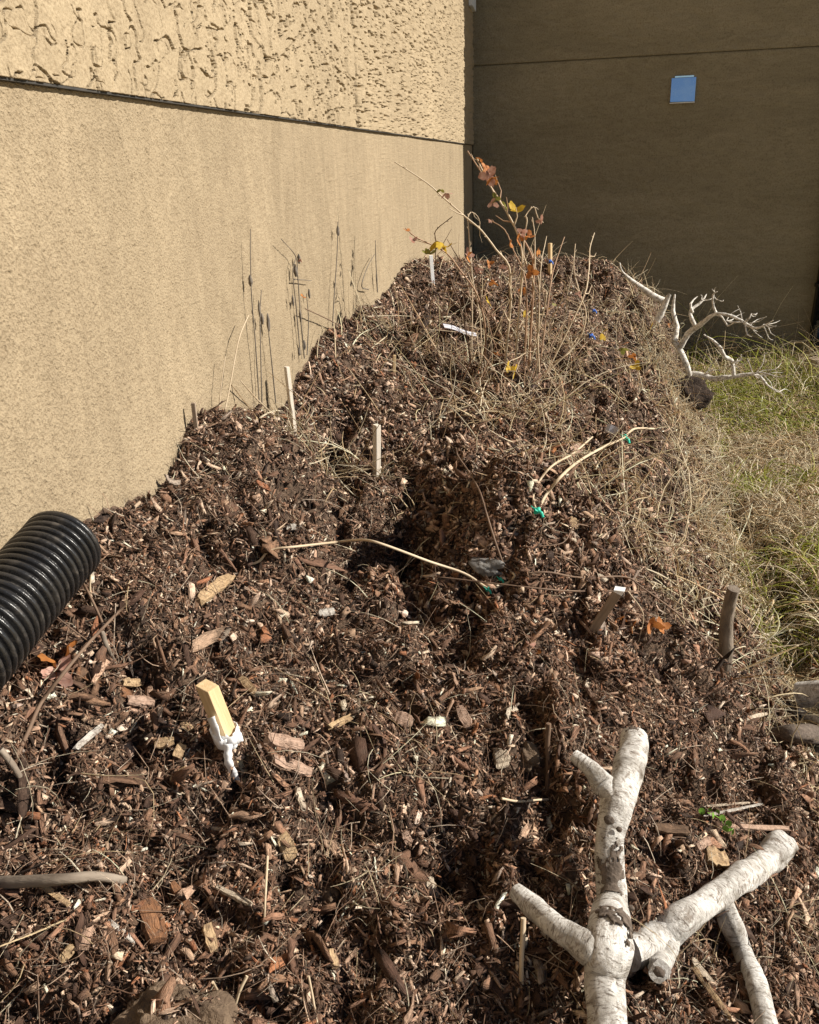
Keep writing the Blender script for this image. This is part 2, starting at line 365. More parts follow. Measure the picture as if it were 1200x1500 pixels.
# blue square cover on the far wall, tilted like a hood; its smooth face mirrors the sky
Mm, t, b = newmat('mirror_blue_cover', .09, .5); b.inputs['Metallic'].default_value = 1; 
c = ramp(t, nz(t, coord(t), 9, 3), [(.42, (.74, .86, 1.)), (.66, (.9, .95, 1.))]); t.links.new(c, b.inputs['Base Color'])
Mwp = mat_noise('pale_plastic', (.6, .62, .64), (.7, .72, .74), 30, .45)
vt = tag(empty('vent_cover', (1.02, YB, 2.28)), 'small square light blue cover on the dark brown wall', 'vent cover')
m = MB(); m.add([(.915,YB-.035,2.30),(1.115,YB-.035,2.297),(1.115,YB-.014,2.482),(.915,YB-.014,2.482),(.915,YB-.003,2.30),(1.115,YB-.003,2.297),(1.115,YB-.003,2.482),(.915,YB-.003,2.482)],
      [(0,1,2,3),(1,5,6,2),(2,6,7,3),(3,7,4,0),(0,4,5,1)]); m.build('cover_face', Mm, vt, False)
m = MB(); m.box((.94, YB-.02, 2.484), (1.095, YB-.002, 2.496)); m.build('top_clip', Mm, vt, False)
m = MB(); m.box((.912, YB-.037, 2.288), (1.118, YB-.002, 2.294)); m.build('bottom_lip', Mwp, vt, False)
# pale trim high in the corner
m = MB(); p = ony(686, -6, 7.95); m.box((UX+.001, 7.72, 3.06), (UX+.03, 8.04, 3.5)); o = m.build('wall_flashing', Mwp, None, False)
tag(o, 'pale blue white flashing high in the corner between both walls', 'flashing')
# downspout at the right end of the far wall
M_black = mat_noise('black_gloss_metal', (.006, .007, .010), (.012, .014, .02), 12, .22, 5, 0, spec=.6)
ds = tag(empty('downspout', (2.43, YB-.08, .3)), 'black metal downspout at the right end of the brown wall', 'downspout')
def rbox(mb, x0, x1, y0, y1, z0, z1, sx0=0., r=.02):
    th = np.linspace(0, 2*np.pi, 25)[:-1]; cx = np.where(np.cos(th) > 0, x1-r, x0+r); cyy = np.where(np.sin(th) > 0, y1-r, y0+r)
    a = np.stack([cx+r*np.cos(th), cyy+r*np.sin(th)], -1); V = [(q[0], q[1], z0) for q in a]+[(q[0]+sx0, q[1], z1) for q in a]; k = len(a)
    mb.add(V, [(i, (i+1) % k, k+(i+1) % k, k+i) for i in range(k)]+[tuple(range(k-1, -1, -1)), tuple(range(k, 2*k))])
m = MB(); rbox(m, 2.31, 2.43, YB-.12, YB-.02, .42, 6.5); m.build('pipe', M_black, ds, True, 0)
m = MB(); m.tube([(2.37, YB-.07, .46), (2.37, YB-.075, .36), (2.375, YB-.12, .28), (2.38, YB-.22, .225)], [.058, .06, .06, .056], 16, 5); m.build('elbow', M_black, ds)
for zz in (.75, 3.0):
    m = MB(); rbox(m, 2.30, 2.44, YB-.13, YB-.005, zz, zz+.03); m.build('bracket', M_black, ds)
M_wood_old = mat_noise('weathered_wood', (.20, .15, .10), (.42, .34, .25), 14, .85, 40, .003, None, (6, 6, .6))
m = MB(); m.tube([(2.22, 7.45, -.1), (2.22, 7.45, .05), (2.225, 7.46, .2), (2.225, 7.46, .235)], [.07, .065, .06, .05], 12, 3, .12)
tag(m.build('wood_post', M_wood_old), 'short weathered wooden post stub in the grass below the black downspout', 'post')
#@@OBJECTS@@
# ------------------------------------------------------------------ loose mulch, straw, grass (uncountable stuff)
M_chip = mat_attr('mulch_pieces', .82, .25); M_straw = mat_attr('straw', .65, .3, .35); M_grass = mat_attr('grass_blades', .6, .3, .5)
PAL = np.array([(.034,.020,.014),(.072,.040,.027),(.15,.084,.053),(.235,.135,.086),(.33,.185,.115),(.46,.305,.21),(.66,.49,.36),(.80,.66,.52),(.33,.26,.21),(.32,.14,.07)])
def frames(n3, yaw, pitch, roll_):
    up = n3; a = np.zeros_like(up); a[:, 0] = 1.; t = a-up*np.sum(a*up, 1, keepdims=True); t /= np.linalg.norm(t, axis=1, keepdims=True)
    b = np.cross(up, t)
    cy, sy = np.cos(yaw)[:, None], np.sin(yaw)[:, None]; x = t*cy+b*sy; y = -t*sy+b*cy; z = up
    cp, sp = np.cos(pitch)[:, None], np.sin(pitch)[:, None]; x, z = x*cp+z*sp, -x*sp+z*cp
    cr, sr = np.cos(roll_)[:, None], np.sin(roll_)[:, None]; y, z = y*cr+z*sr, -y*sr+z*cr
    return x, y, z
def shards(C, n3, Lh, Wh, Th, yaw, pitch, roll_, col, rings=3, taper=.24, bend=.16, rag=.0):
    """a ragged wood piece per row: rings x 4 corners, torn ends, slightly bent"""
    n = len(C); X, Y, Z = frames(n3, yaw, pitch, roll_); u = np.linspace(-1, 1, rings)
    V = np.zeros((n, rings, 4, 3)); A = np.zeros((n, rings, 4, 3)); rnd = rng.uniform(0, 40, n)
    bd = rng.normal(0, bend, n)*Lh; bs = rng.normal(0, bend*.8, n)*Lh; twist = rng.normal(0, .5, n)
    for k in range(rings):
        e = abs(u[k]); tw = 1-e*rng.uniform(-.2, 1.6, n)*taper*1.3
        for j, (sw, st) in enumerate(((-1, -1), (1, -1), (1, 1), (-1, 1))):
            w = sw*Wh*tw*rng.uniform(.6-rag, 1.15+rag*.6, n); t_ = st*Th*rng.uniform(.4, 1.3, n)+twist*w*u[k]*.5
            l = (u[k]+rng.normal(0, .16+rag*.35, n)*(e > .5)+rng.normal(0, .1, n)*rag*2)*Lh
            cur = bd*(u[k]**2-.4); si = bs*(u[k]**2-.4)
            V[:, k, j] = C+X*l[:, None]+Y*(w+si)[:, None]+Z*(t_+cur)[:, None]
            A[:, k, j, 0] = l+rnd; A[:, k, j, 1] = w+rnd*1.7; A[:, k, j, 2] = t_+rnd*.3
    F = []
    for k in range(rings-1):
        for j in range(4): F.append((k*4+j, k*4+(j+1) % 4, (k+1)*4+(j+1) % 4, (k+1)*4+j))
    F.append((3, 2, 1, 0)); q = (rings-1)*4; F.append((q, q+1, q+2, q+3)); F = np.array(F)
    m_ = rings*4; FF = (F[None]+(np.arange(n)*m_)[:, None, None]).reshape(-1, 4)
    cc = np.repeat(np.hstack([col, np.ones((n, 1))])[:, None], m_, 1).reshape(-1, 4)
    return V.reshape(-1, 3), FF, cc, A.reshape(-1, 3)
def cull(x, y, z, mg=60):
    d = np.stack([x, y, z], -1)-EYE; c = d @ CM.T; px = 600+FPX*c[..., 0]/c[..., 2]; py = 750-FPX*c[..., 1]/c[..., 2]
    return (c[..., 2] > .2) & (px > -mg*4) & (px < 1200+mg*4) & (py > -200) & (py < 1500+mg*5)
def scatter(n, y0, y1, x0=-.775, x1=1.1, pw=0., foot=False):
    y = y0+(y1-y0)*rng.random(n) if pw == 0 else (y0**(1-pw)+(y1**(1-pw)-y0**(1-pw))*rng.random(n))**(1/(1-pw))
    x = rng.uniform(x0, x1, n); z = surf(x, y); ok = ((mound_at(x, y) > ground_h(x, y)-.015) | foot) & cull(x, y, z)
    return x[ok], y[ok]
dirt = lambda x, y: sstep(.08, .3, fbm(x*4.2+3, y*4.2, 91, 3))
def bump_patch(x, y, lst):
    s = np.zeros_like(x)
    for (px, py, r) in lst:
        p = L(px, py); s = np.maximum(s, np.exp(-((x-p[0])**2+(y-p[1])**2)/r**2))
    return s
DIRT_P = [(350,1240,.08),(300,1440,.09),(620,1075,.07),(600,590,.1),(430,1330,.06)]
PALE = [1.]
def palette(n, x, y, light):
    w = np.tile(np.array([.8,1.4,1.9,1.8,1.1,1.0,.7,.32,.26,.30]), (n, 1)); w[:, 5:8] *= light[:, None]
    red = .4+1.2*sstep(.3, -.3, fbm(x*1.7, y*1.7, 55, 2)); w[:, [4, 9]] *= red[:, None]
    far = sstep(1.3, 2.6, y); w[:, [3, 4, 9]] *= (1-.45*far)[:, None]; w[:, 8] *= 1+far
    w[:, 6:8] *= PALE[0]; cw = np.cumsum(w, 1); k = (rng.random((n, 1))*cw[:, -1:] > cw).sum(1); c = PAL[np.clip(k, 0, 9)]
    return np.clip(c*rng.uniform(.7, 1.3, (n, 1))*rng.uniform(.975, 1.025, (n, 3)), 0.01, .8)
def chips(n, y0, y1, Lm, pw, wide=.30, rings=3, lift=1., light=1., rag=0., box=None):
    x, y = scatter(n, y0, y1, pw=pw) if box is None else scatter(n, box[2], box[3], box[0], box[1], 0., len(box) > 4); k = rng.random(len(x)) > (dirt(x, y)*.6+.6*bump_patch(x, y, DIRT_P))*(Lm > .0115)
    if Lm > .02: q_ = L(750, 1310); k &= np.hypot(x-q_[0], y-q_[1]) > .07      # nothing large on the tip of the side branch
    x, y = x[k], y[k]; n = len(x)
    n3 = nrm(x, y); PALE[0] = 1.0 if Lm < .012 else (.55 if Lm > .022 and y1 < 2.5 else 1.)
    Lh = Lm*np.exp(np.clip(rng.normal(0, .5, n), -1.2, .8))*.5; Wh = Lh*np.clip(wide*np.exp(rng.normal(0, .5, n)), .06, .7); Th = np.clip(Wh*np.exp(rng.normal(-1.45, .4, n)), .0003, .003)
    pit = rng.normal(0, .45, n); z = surf(x, y)
    C = np.stack([x, y, z], -1)+n3*((np.abs(np.sin(pit))*Lh*.45+Th*rng.uniform(-.2, 2.4, n)+rng.uniform(0, .006, n))*lift)[:, None]
    C[:, 0] = np.maximum(C[:, 0], -.775+np.minimum(Lh, .02))
    return shards(C, n3, Lh, Wh, Th, rng.uniform(0, 2*np.pi, n), pit, rng.normal(0, .45, n), palette(n, x, y, np.full(n, light)), rings, rag=rag)
def join(name, parts, mat):
    V = []; F = []; c = []; A = []; o = 0
    for v, f, cc, a in parts: V.append(v); F.append(f+o); c.append(cc); A.append(a); o += len(v)
    ob = link(name, raw_mesh(name, np.vstack(V), np.vstack(F), {'col': np.vstack(c), 'lc': np.vstack(A)}), mat); ob['kind'] = 'stuff'; return ob
join('mulch_chips', [chips(140000, .3, 2.4, .0092, .75, wide=.23, rings=2), chips(26000, .3, 2.4, .0165, .7, wide=.2, rings=3, rag=.25), chips(4600, .3, 2.4, .026, .6, wide=.19, rings=4, rag=.35, light=1.2),
                     chips(420, .3, 2.4, .042, .5, wide=.14, rings=4, rag=.4, light=.5),
                     chips(140000, 1.9, 7.6, .0138, .8, wide=.24, rings=2), chips(17000, 1.9, 7.6, .029, .6, wide=.15, rag=.3),
                     chips(16000, 0, 0, .014, 0, rings=2, box=(-.36, .2, 1.45, 2.1)), chips(2200, 0, 0, .026, 0, wide=.18, rag=.3, box=(-.36, .2, 1.45, 2.1)), chips(20000, 0, 0, .016, 0, rings=2, box=(.55, 1.5, .5, 3.0, 1)), chips(3000, 0, 0, .03, 0, wide=.18, rag=.3, box=(.55, 1.5, .5, 3.0, 1)), chips(9000, 0, 0, .018, 0, rings=2, box=(.6, 1.15, 3.0, 6.5, 1))], M_chip)
join('mulch_crumbs', [chips(230000, .3, 2.4, .0055, .9, wide=.42, rings=2), chips(130000, 1.9, 7.6, .011, .99, wide=.35, rings=2), chips(30000, 0, 0, .008, 0, wide=.4, rings=2, box=(-.36, .2, 1.45, 2.1))], M_chip)
# thin strands: straw and shredded fibres
def strands(x, y, Lm, Wm, col, up=.15, lift=.004, seg=4, yaw=None, arch=.3):
    n = len(x); n3 = nrm(x, y); yaw = rng.uniform(0, 2*np.pi, n) if yaw is None else yaw
    X, Y, Z = frames(n3, yaw, np.abs(rng.normal(0, up, n)), np.zeros(n)); Ls = Lm*np.exp(rng.normal(0, .4, n)); Ws = Wm*rng.uniform(.6, 1.4, n)
    C = np.stack([x, y, surf(x, y)], -1)+n3*rng.uniform(0, lift, n)[:, None]; rnd = rng.uniform(0, 40, n)
    ar = rng.normal(0, arch, n)*Ls; sw = rng.normal(0, arch, n)*Ls; V = np.zeros((n, seg+1, 3, 3)); A = np.zeros((n, seg+1, 3, 3))
    for k in range(seg+1):
        t = k/seg; ctr = C+X*(Ls*t)[:, None]+Y*(sw*t*t)[:, None]+Z*(np.abs(ar)*t*(1-t)*1.5)[:, None]
        wd = Ws*(1-.6*t)
        for j, an in enumerate((0.5, 2.6, 4.7)):
            V[:, k, j] = ctr+Y*(np.cos(an)*wd)[:, None]+Z*(np.sin(an)*wd*.6)[:, None]; A[:, k, j, 0] = rnd+Ls*t; A[:, k, j, 1] = rnd*1.3+an*.001; A[:, k, j, 2] = 0
    F = [(k*3+j, k*3+(j+1) % 3, (k+1)*3+(j+1) % 3, (k+1)*3+j) for k in range(seg) for j in range(3)]
    F = np.array(F); m_ = (seg+1)*3; FF = (F[None]+(np.arange(n)*m_)[:, None, None]).reshape(-1, 4)
    cc = np.repeat(np.hstack([col, np.ones((n, 1))])[:, None], m_, 1).reshape(-1, 4); return V.reshape(-1, 3), FF, cc, A.reshape(-1, 3)
STR = np.array([(.78,.66,.45),(.68,.54,.34),(.82,.73,.55),(.52,.38,.23),(.80,.71,.53)])
def scol(n, P_=STR): return np.clip(P_[rng.integers(0, len(P_), n)]*rng.uniform(.65, 1.2, (n, 1)), 0, .85)
STRAW_P = [(950,830,.20),(1000,870,.15),(880,760,.12),(470,690,.14),(520,720,.1),(250,710,.07),(770,600,.15),(650,540,.15),(900,470,.2),(960,450,.25),(990,580,.2),(700,600,.15),(500,1040,.06),(580,1110,.05),(1000,1420,.07),(900,1480,.08),(540,1290,.05),(130,1240,.05),(880,690,.2),(800,520,.22),(930,560,.15),(1150,1330,.08),(1040,760,.2),(560,480,.2)]
def straw_pts(n, y0, y1, pw):
    x, y = scatter(n, y0, y1, pw=pw); k = rng.random(len(x)) < .07+.9*bump_patch(x, y, STRAW_P)+.28*sstep(.5, .05, mound_at(x, y)-ground_h(x, y))*sstep(1.8, 2.6, y); return x[k], y[k]
sp = []
for (n, y0, y1, Lm, Wm) in ((9000, .3, 2.2, .06, .0009), (14000, 1.8, 7.4, .11, .0026)):
    x, y = straw_pts(n, y0, y1, .5); sp.append(strands(x, y, Lm, Wm, scol(len(x)), .22, .012))
x, y = straw_pts(2600, 1.9, 7.2, .5); sp.append(strands(x, y, .20, .0022, scol(len(x)), .75, .01, 5))
x, y = scatter(42000, .3, 2.4, pw=.8); sp.append(strands(x, y, .020, .00055, scol(len(x), PAL[[1, 2, 3, 4, 5, 6, 7]]), .3, .012, 2))
x, y = scatter(3500, .3, 2.4, pw=.6); sp.append(strands(x, y, .05, .0009, scol(len(x), PAL[[3, 5, 6, 7]]), .2, .014, 3))
x, y = scatter(5000, .5, 3.2, .6, 1.6, 0., True); sp.append(strands(x, y, .10, .0018, scol(len(x)), .25, .02))
x, y = scatter(3800, 2.8, 6.6, .55, 1.25, 0., True); sp.append(strands(x, y, .13, .0028, scol(len(x)), .3, .03))
join('straw_litter', sp, M_straw)
# lawn: dry and green blades
def lawn(n, Lm, Wm, green, up, lift=.01, y0=2.62, y1=8.05, x0=.55, x1=3.0):
    y = (y0**.4+(y1**.4-y0**.4)*rng.random(n))**2.5; x = rng.uniform(x0, x1, n)
    g = ground_h(x, y); ok = (mound_at(np.clip(x, -.8, 1.54), y) < g+.03) & cull(x, y, g); x, y = x[ok], y[ok]
    gr = sstep(-.15, .25, fbm(x*1.3, y*1.3, 77, 3)+.35*sstep(6., 7.2, y)-.02)
    k = rng.random(len(x)) < (gr*.9+.02 if green else 1-.55*gr); x, y = x[k], y[k]; n = len(x)
    c = scol(n, np.array([(.50,.52,.11),(.54,.57,.15),(.62,.60,.22),(.40,.46,.09)])) if green else scol(n)
    hs = .6+1.3*sstep(5.8, 7.8, y)
    return strands(x, y, Lm*hs, Wm, c, up, lift, 5, arch=.45)
join('dry_grass', [lawn(48000, .14, .0056, False, .10, .03), lawn(14000, .17, .0042, False, .35), lawn(7000, .18, .003, False, .8)], M_straw)
join('green_grass', [lawn(22000, .13, .0056, True, .3, .03), lawn(13000, .15, .0042, True, .8)], M_grass)

# ------------------------------------------------------------------ corrugated pipe
M_pipe = mat_noise('black_plastic', (.011, .011, .012), (.022, .021, .021), 25, .36, 200, .0006, spec=.5)
_t = M_pipe.node_tree; _b = _t.nodes['Principled BSDF']; _c = _b.inputs['Base Color'].links[0].from_socket
_d = ramp(_t, nz(_t, coord(_t), 34, 7, .72, .4), [(.54, (0, 0, 0)), (.72, (.6, .6, .6))]); _t.links.new(mixc(_t, _d, _c, (.10, .08, .06)), _b.inputs['Base Color'])
_r = ramp(_t, nz(_t, coord(_t), 34, 7, .72, .4), [(.5, (.26, .26, .26)), (.7, (.8, .8, .8))]); _t.links.new(_r, _b.inputs['Roughness'])
p1 = onx(90, 800, -.688); p0 = onx(-75, 988, -.676); p0[2] -= .0
pd = (p1-p0)/np.linalg.norm(p1-p0); p0 = p0-pd*.35
dp = tag(empty('drainage_pipe', (p0+p1)/2-np.array([0, 0, .06])), 'black corrugated plastic drainage pipe lying on the mulch against the tan wall', 'pipe')
Ltot = np.linalg.norm(p1-p0); pitch_ = .0136; ns = int(Ltot/pitch_)*14; ss = np.linspace(0, Ltot, ns+1)
ph = ss/pitch_*2*np.pi; prof = .0525+.0045*np.tanh(3.2*np.cos(ph))+.0007*noise2(ss/pitch_*.5, ss*0, 5)
sag = -.018*np.sin(np.pi*np.clip(ss/Ltot, 0, 1))*0
PP = p0+pd*ss[:, None]; m = MB(); V, F, A = tube_geo(PP, prof, 48); m.add(V, F[:-2], A)
Vi, Fi, Ai = tube_geo(PP[::-1], np.full(ns+1, .0495), 48); m.add(Vi, Fi[:-2], Ai)
n0 = 48; last = ns*n0; off = (ns+3)*n0
m.F += [[last+j, last+(j+1) % n0, off+(j+1) % n0, off+j] for j in range(0)]
m.build('corrugated_wall', M_pipe, dp)
m = MB(); th = np.linspace(0, 2*np.pi, 49)[:-1]
Nn = np.cross(pd, [0, 0, 1.]); Nn /= np.linalg.norm(Nn); Bb = np.cross(pd, Nn)
ring = lambda r_, s_: p0+pd*s_+r_*(np.cos(th)[:, None]*Nn+np.sin(th)[:, None]*Bb)
m.add(np.vstack([ring(.0485, Ltot-.004), ring(.0575, Ltot-.004), ring(.0575, Ltot+.003), ring(.0485, Ltot+.003)]),
      [(a*48+j, a*48+(j+1) % 48, ((a+1) % 4)*48+(j+1) % 48, ((a+1) % 4)*48+j) for a in range(4) for j in range(48)]); m.build('end_rim', M_pipe, dp)

# ------------------------------------------------------------------ birch branches
def mat_birch():
    m, t, b = newmat('birch_bark', .75, .3); v = coord(t, 'tc'); 
    base = ramp(t, nz(t, v, 28, 6, .65), [(.3, (.20, .175, .145)), (.46, (.50, .48, .45)), (.68, (.78, .765, .74))])
    patch = ramp(t, nz(t, v, 55, 6, .75, .8), [(.51, (1, 1, 1)), (.62, (.33, .27, .22))])
    lent = ramp(t, nz(t, coord(t, 'tc', (70, 70, 460)), 1, 4, .65), [(.36, (.22, .18, .15)), (.44, (1, 1, 1))])
    c = mixc(t, .85, mixc(t, .8, base, patch, 'MULTIPLY'), lent, 'MULTIPLY'); t.links.new(c, b.inputs['Base Color'])
    bump(t, b, nz(t, coord(t, 'tc', (120, 120, 300)), 1, 6, .7), .004); return m
M_birch = mat_birch(); M_birchw = mat_noise('bleached_birch', (.30, .26, .21), (.74, .71, .66), 45, .8, 160, .003, None, (1, 1, 1), .25, .33, .6)
M_knot = mat_noise('dark_bark', (.05, .038, .030), (.16, .125, .10), 120, .9, 220, .002)
M_bark = mat_noise('grey_brown_bark', (.11, .085, .065), (.30, .25, .20), 40, .9, 160, .002, 'tc', (1, 1, .35))
M_brown = mat_noise('brown_twig_bark', (.09, .055, .038), (.21, .14, .095), 60, .7, 200, .0008, 'tc', (1, 1, .3))
M_palewood = mat_noise('pale_cut_wood', (.44, .33, .20), (.60, .47, .31), 40, .8, 150, .001)
def W_(lst): return [L(a, b_, h) for (a, b_, h) in lst]
def knotdisc(mb, c, nrm_, r):
    n_ = np.asarray(nrm_, float); n_ /= np.linalg.norm(n_); a = np.cross(n_, [.3, .2, 1.]); a /= np.linalg.norm(a); b_ = np.cross(n_, a)
    V = [c+n_*r*.35]; k = 12
    for rr, hh in ((.5, .45), (.8, .25), (1.05, -.25)):
        V += [c+r*rr*(a*math.cos(i*2*math.pi/k)*1.0+b_*math.sin(i*2*math.pi/k)*.8)*random.uniform(.85, 1.15)+n_*r*hh*.5 for i in range(k)]
    F = [(0, 1+i, 1+(i+1) % k) for i in range(k)]+[(1+q*k+i, 1+(q+1)*k+i, 1+(q+1)*k+(i+1) % k, 1+q*k+(i+1) % k) for q in range(2) for i in range(k)]
    mb.add(V, F)
def PXR(px_w, P): return px_w/FPX*float(np.dot(np.asarray(P)-EYE, CM[2]))/2
# the big one: rises out of the frame bottom, tip lifted off the mulch
tr = W_([(893,1640,.085),(889,1500,.08),(885,1433,.08),(891,1380,.088),(896,1322,.092),(893,1233,.108),(908,1167,.127),(927,1110,.145),(929,1078,.16)])
rw = [58,57,60,70,45,41,46,41,37]; tr_r = [PXR(w, p) for w, p in zip(rw, tr)]
bb = tag(empty('birch_branch', L(890, 1400)), 'thick white birch branch with cut stubs, tip raised, running out of the bottom edge', 'branch', 'birch branches on the mulch')
m = MB(); m.tube(tr, tr_r, 44, 9, .07, knots=[(.42, 1.2, .022, .007), (.45, 4.4, .02, .007), (.2, 2., .01, .003), (.62, .6, .012, .003), (.75, 2.4, .014, .004), (.88, 3.6, .02, .005), (.55, 5.2, .01, .003), (.3, 3.9, .012, .003)]); m.build('trunk', M_birch, bb)
s1 = W_([(900,1170,.125),(884,1150,.135),(870,1131,.145),(856,1118,.15),(841,1107,.155)]); m = MB(); m.tube(s1, [PXR(w, s1[0]) for w in (20, 36, 27, 22, 20)], 20, 5, .07); m.build('branch_stub', M_birch, bb)
s2 = W_([(890,1408,.085),(866,1390,.082),(842,1375,.072),(815,1358,.06),(785,1332,.045),(756,1306,.025)]); m = MB(); m.tube(s2, [PXR(w, s2[0]) for w in (26, 52, 41, 36, 36, 27)], 24, 6, .07); m.build('side_branch', M_birch, bb)
for (px, py, r_) in ((892,1201,.0075),(878,1442,.0065),(897,1441,.0068),(890,1403,.005),(886,1128+10,.009),(911,1166,.004),(925,1330,.004),(907,1215,.004)):
    base = np.array(min(tr, key=lambda p: abs((750-FPX*np.dot(p-EYE, CM[1])/np.dot(p-EYE, CM[2]))-py))); d = ray(px, py); d = d/np.linalg.norm(d)
    tt = np.dot(base-EYE, d); c = EYE+d*(tt-PXR(44, base)*.97)
    mb = MB(); knotdisc(mb, c, -d, r_); mb.build('knot', M_knot, bb)
# peeled dark patch and loose flake of bark on the big branch
def bark_patch(parent, path, radii, s0, s1_, a0, a1, mat, name, out=.0012, seed=3):
    P, R_ = resample(path, radii, 36); V, F, A = tube_geo(P, R_+out, 96); n_ = 96; ml = len(P)
    keep = []
    for f_ in F[:-2]:
        i = f_[0]//n_; j = f_[0] % n_; s = i/ml; ctr = V[f_[0]]; vd = EYE-P[i]; vd /= np.linalg.norm(vd); nn = (ctr-P[i])/np.linalg.norm(ctr-P[i]); sd_ = np.dot(nn, vd); side = np.dot(nn, CM[0])
        e = .5*fbm(np.array([j*.11]), np.array([i*.16]), seed, 4, .6)[0]
        if s0+e*.12 < s < s1_+e*.12 and sd_ > .15 and a0+e < side < a1+e: keep.append(f_)
    if not keep: return
    idx = sorted({v for f_ in keep for v in f_}); mp = {v: k for k, v in enumerate(idx)}
    mb = MB(); mb.add(V[idx], [[mp[v] for v in f_] for f_ in keep], A[idx]); o = mb.build(name, mat, parent)
    sm = o.modifiers.new('thick', 'SOLIDIFY'); sm.thickness = .0018
bark_patch(bb, tr, tr_r, .50, .605, -.75, .6, M_knot, 'peeled_patch')
bark_patch(bb, tr, tr_r, .385, .44, -.35, .98, M_knot, 'rough_collar', .0022)
bark_patch(bb, tr, tr_r, .93, .985, -.9, .15, M_knot, 'dark_tip', .001)
# second birch log, right
t2 = W_([(918,1398,.03),(962,1374,.022),(1000,1347,.026),(1040,1318,.04),(1083,1290,.045),(1120,1262,.045),(1148,1238,.03)]); t2r = [PXR(w, t2[2]) for w in (42, 47, 45, 40, 42, 45, 50)]
bl = tag(empty('birch_log', t2[2]), 'greyish birch log with a forked side branch, lying right of the tall white one', 'branch', 'birch branches on the mulch')
m = MB(); m.tube(t2, t2r, 40, 8, .09, knots=[(.22, 2.2, .016, .005), (.62, 4.5, .02, .005), (.9, 1.5, .02, .006), (.97, 4.2, .02, .006)]); m.build('trunk', M_birch, bl)
t3 = W_([(1058,1310,.03),(1070,1350,.035),(1087,1390,.04),(1104,1430,.04),(1116,1470,.04),(1128,1530,.04)]); m = MB(); m.tube(t3, [PXR(w, t3[0]) for w in (24, 33, 27, 27, 28, 29)], 24, 6, .08); m.build('side_branch', M_birch, bl)
t4 = W_([(975,1360,.03),(970,1390,.03),(966,1412,.035),(966,1424,.038)]); m = MB(); m.tube(t4, [PXR(w, t4[0]) for w in (44, 42, 33, 26)], 24, 5, .12); m.build('branch_stub', M_birch, bl)
mb = MB(); d = ray(993, 1351); d /= np.linalg.norm(d); knotdisc(mb, t2[2]-d*.017, -d, .008); mb.build('knot', M_knot, bl)
mb = MB(); d = ray(971, 1422); d /= np.linalg.norm(d); knotdisc(mb, t4[-1]-d*.008, -d, .007); mb.build('knot', M_knot, bl)
# logs at the right edge
q = W_([(1300,1000,.12),(1240,1012,.09),(1172,1018,.07)]); lg = tag(empty('cut_log', q[1]), 'pale cut log end sticking in at the right edge above the grey log', 'log')
m = MB(); m.tube(q, [PXR(w, q[1]) for w in (40, 39, 38)], 20, 4, .04); m.build('trunk', M_birch, lg)
m = MB(); dq = (q[-1]-q[-2]); dq /= np.linalg.norm(dq); m.tube([q[-1]-dq*.001, q[-1]+dq*.004], PXR(33, q[1]), 20, 1); m.build('cut_end', M_palewood, lg)
q = W_([(1128,1078,.01),(1165,1074,.03),(1200,1078,.04),(1270,1085,.05)]); m = MB(); m.tube(q, [PXR(w, q[1]) for w in (20, 26, 30, 32)], 24, 6, .16)
tag(m.build('grey_log', M_knot), 'shaded grey brown log half buried at the right edge below the pale cut end', 'log')  # the shade on this log is put into its colour by the darker bark
q = W_([(1168,1040,.03),(1185,1051,.035),(1215,1060,.035)]); m = MB(); m.tube(q, PXR(13, q[0]), 12, 3, .05); tag(m.build('birch_twig', M_birch), 'short white birch twig between the two logs at the right edge', 'twig')

# dry birch top behind, right of the mound
def Y_(lst, Y0, dY=0.): return [ony(a, b_, Y0+dY*i) for i, (a, b_) in enumerate(lst)]
ft = tag(empty('birch_branch', L(1010, 560)), 'bare white birch branch with many forked twigs lying by the grass near the far wall', 'branch', 'birch branches on the mulch')
Yb = 6.2
def fb(lst, w, nm, dY=0., Y0=Yb):
    P = Y_(lst, Y0, dY); r_ = [max(.0025, PXR(v*.68, P[0])) for v in w]; P = [p+np.array([random.uniform(-.012, .012), random.uniform(-.04, .04), random.uniform(-.01, .01)])*(0 < i_ < len(P)-1) for i_, p in enumerate(P)]; r_[-1] *= .5; m = MB(); m.tube(P, r_, 10, 2, .14); return m.build(nm, M_birchw, ft)
fb([(1004,566),(1010,545),(1003,522),(995,508),(986,500)], [13,12,14,12,15], 'trunk')
fb([(988,500),(991,478),(987,455),(989,431)], [13,11,9,6], 'side_branch', .05)
fb([(998,508),(1008,490),(1020,480),(1033,468),(1050,459),(1075,461),(1090,474),(1105,479),(1118,476),(1133,469)], [13,12,11,9,7,6,5,5,4,3], 'side_branch', -.05)
fb([(1050,460),(1046,446),(1045,432),(1051,427)], [6,5,4,3.5], 'twig', -.02, Yb-.2)
fb([(1020,481),(1015,466),(1013,456),(1022,447),(1028,438),(1035,431)], [9,8,7,6,5,4], 'side_branch', .04, Yb-.05)
fb([(1015,458),(1010,446),(1022,434)], [6,5,4], 'twig', .06, Yb)
fb([(1046,460),(1056,466),(1066,477),(1078,470),(1092,472)], [5,4,3.5,3,2.5], 'twig', -.04, Yb-.2)
fb([(1090,474),(1096,466),(1101,459)], [3,3,2], 'twig', -.02, Yb-.3)
fb([(1092,476),(1095,488),(1102,493)], [3,3,2], 'twig', -.05, Yb-.3)
fb([(1008,548),(1025,550),(1045,554),(1062,553),(1078,550),(1100,548),(1113,551),(1123,563),(1134,571)], [12,11,12,11,10,8,6,5,4], 'side_branch', -.03)
fb([(1075,550),(1073,531),(1061,521),(1052,509),(1045,500),(1031,490)], [8,8,9,8,6,4], 'side_branch', .0, Yb-.15)
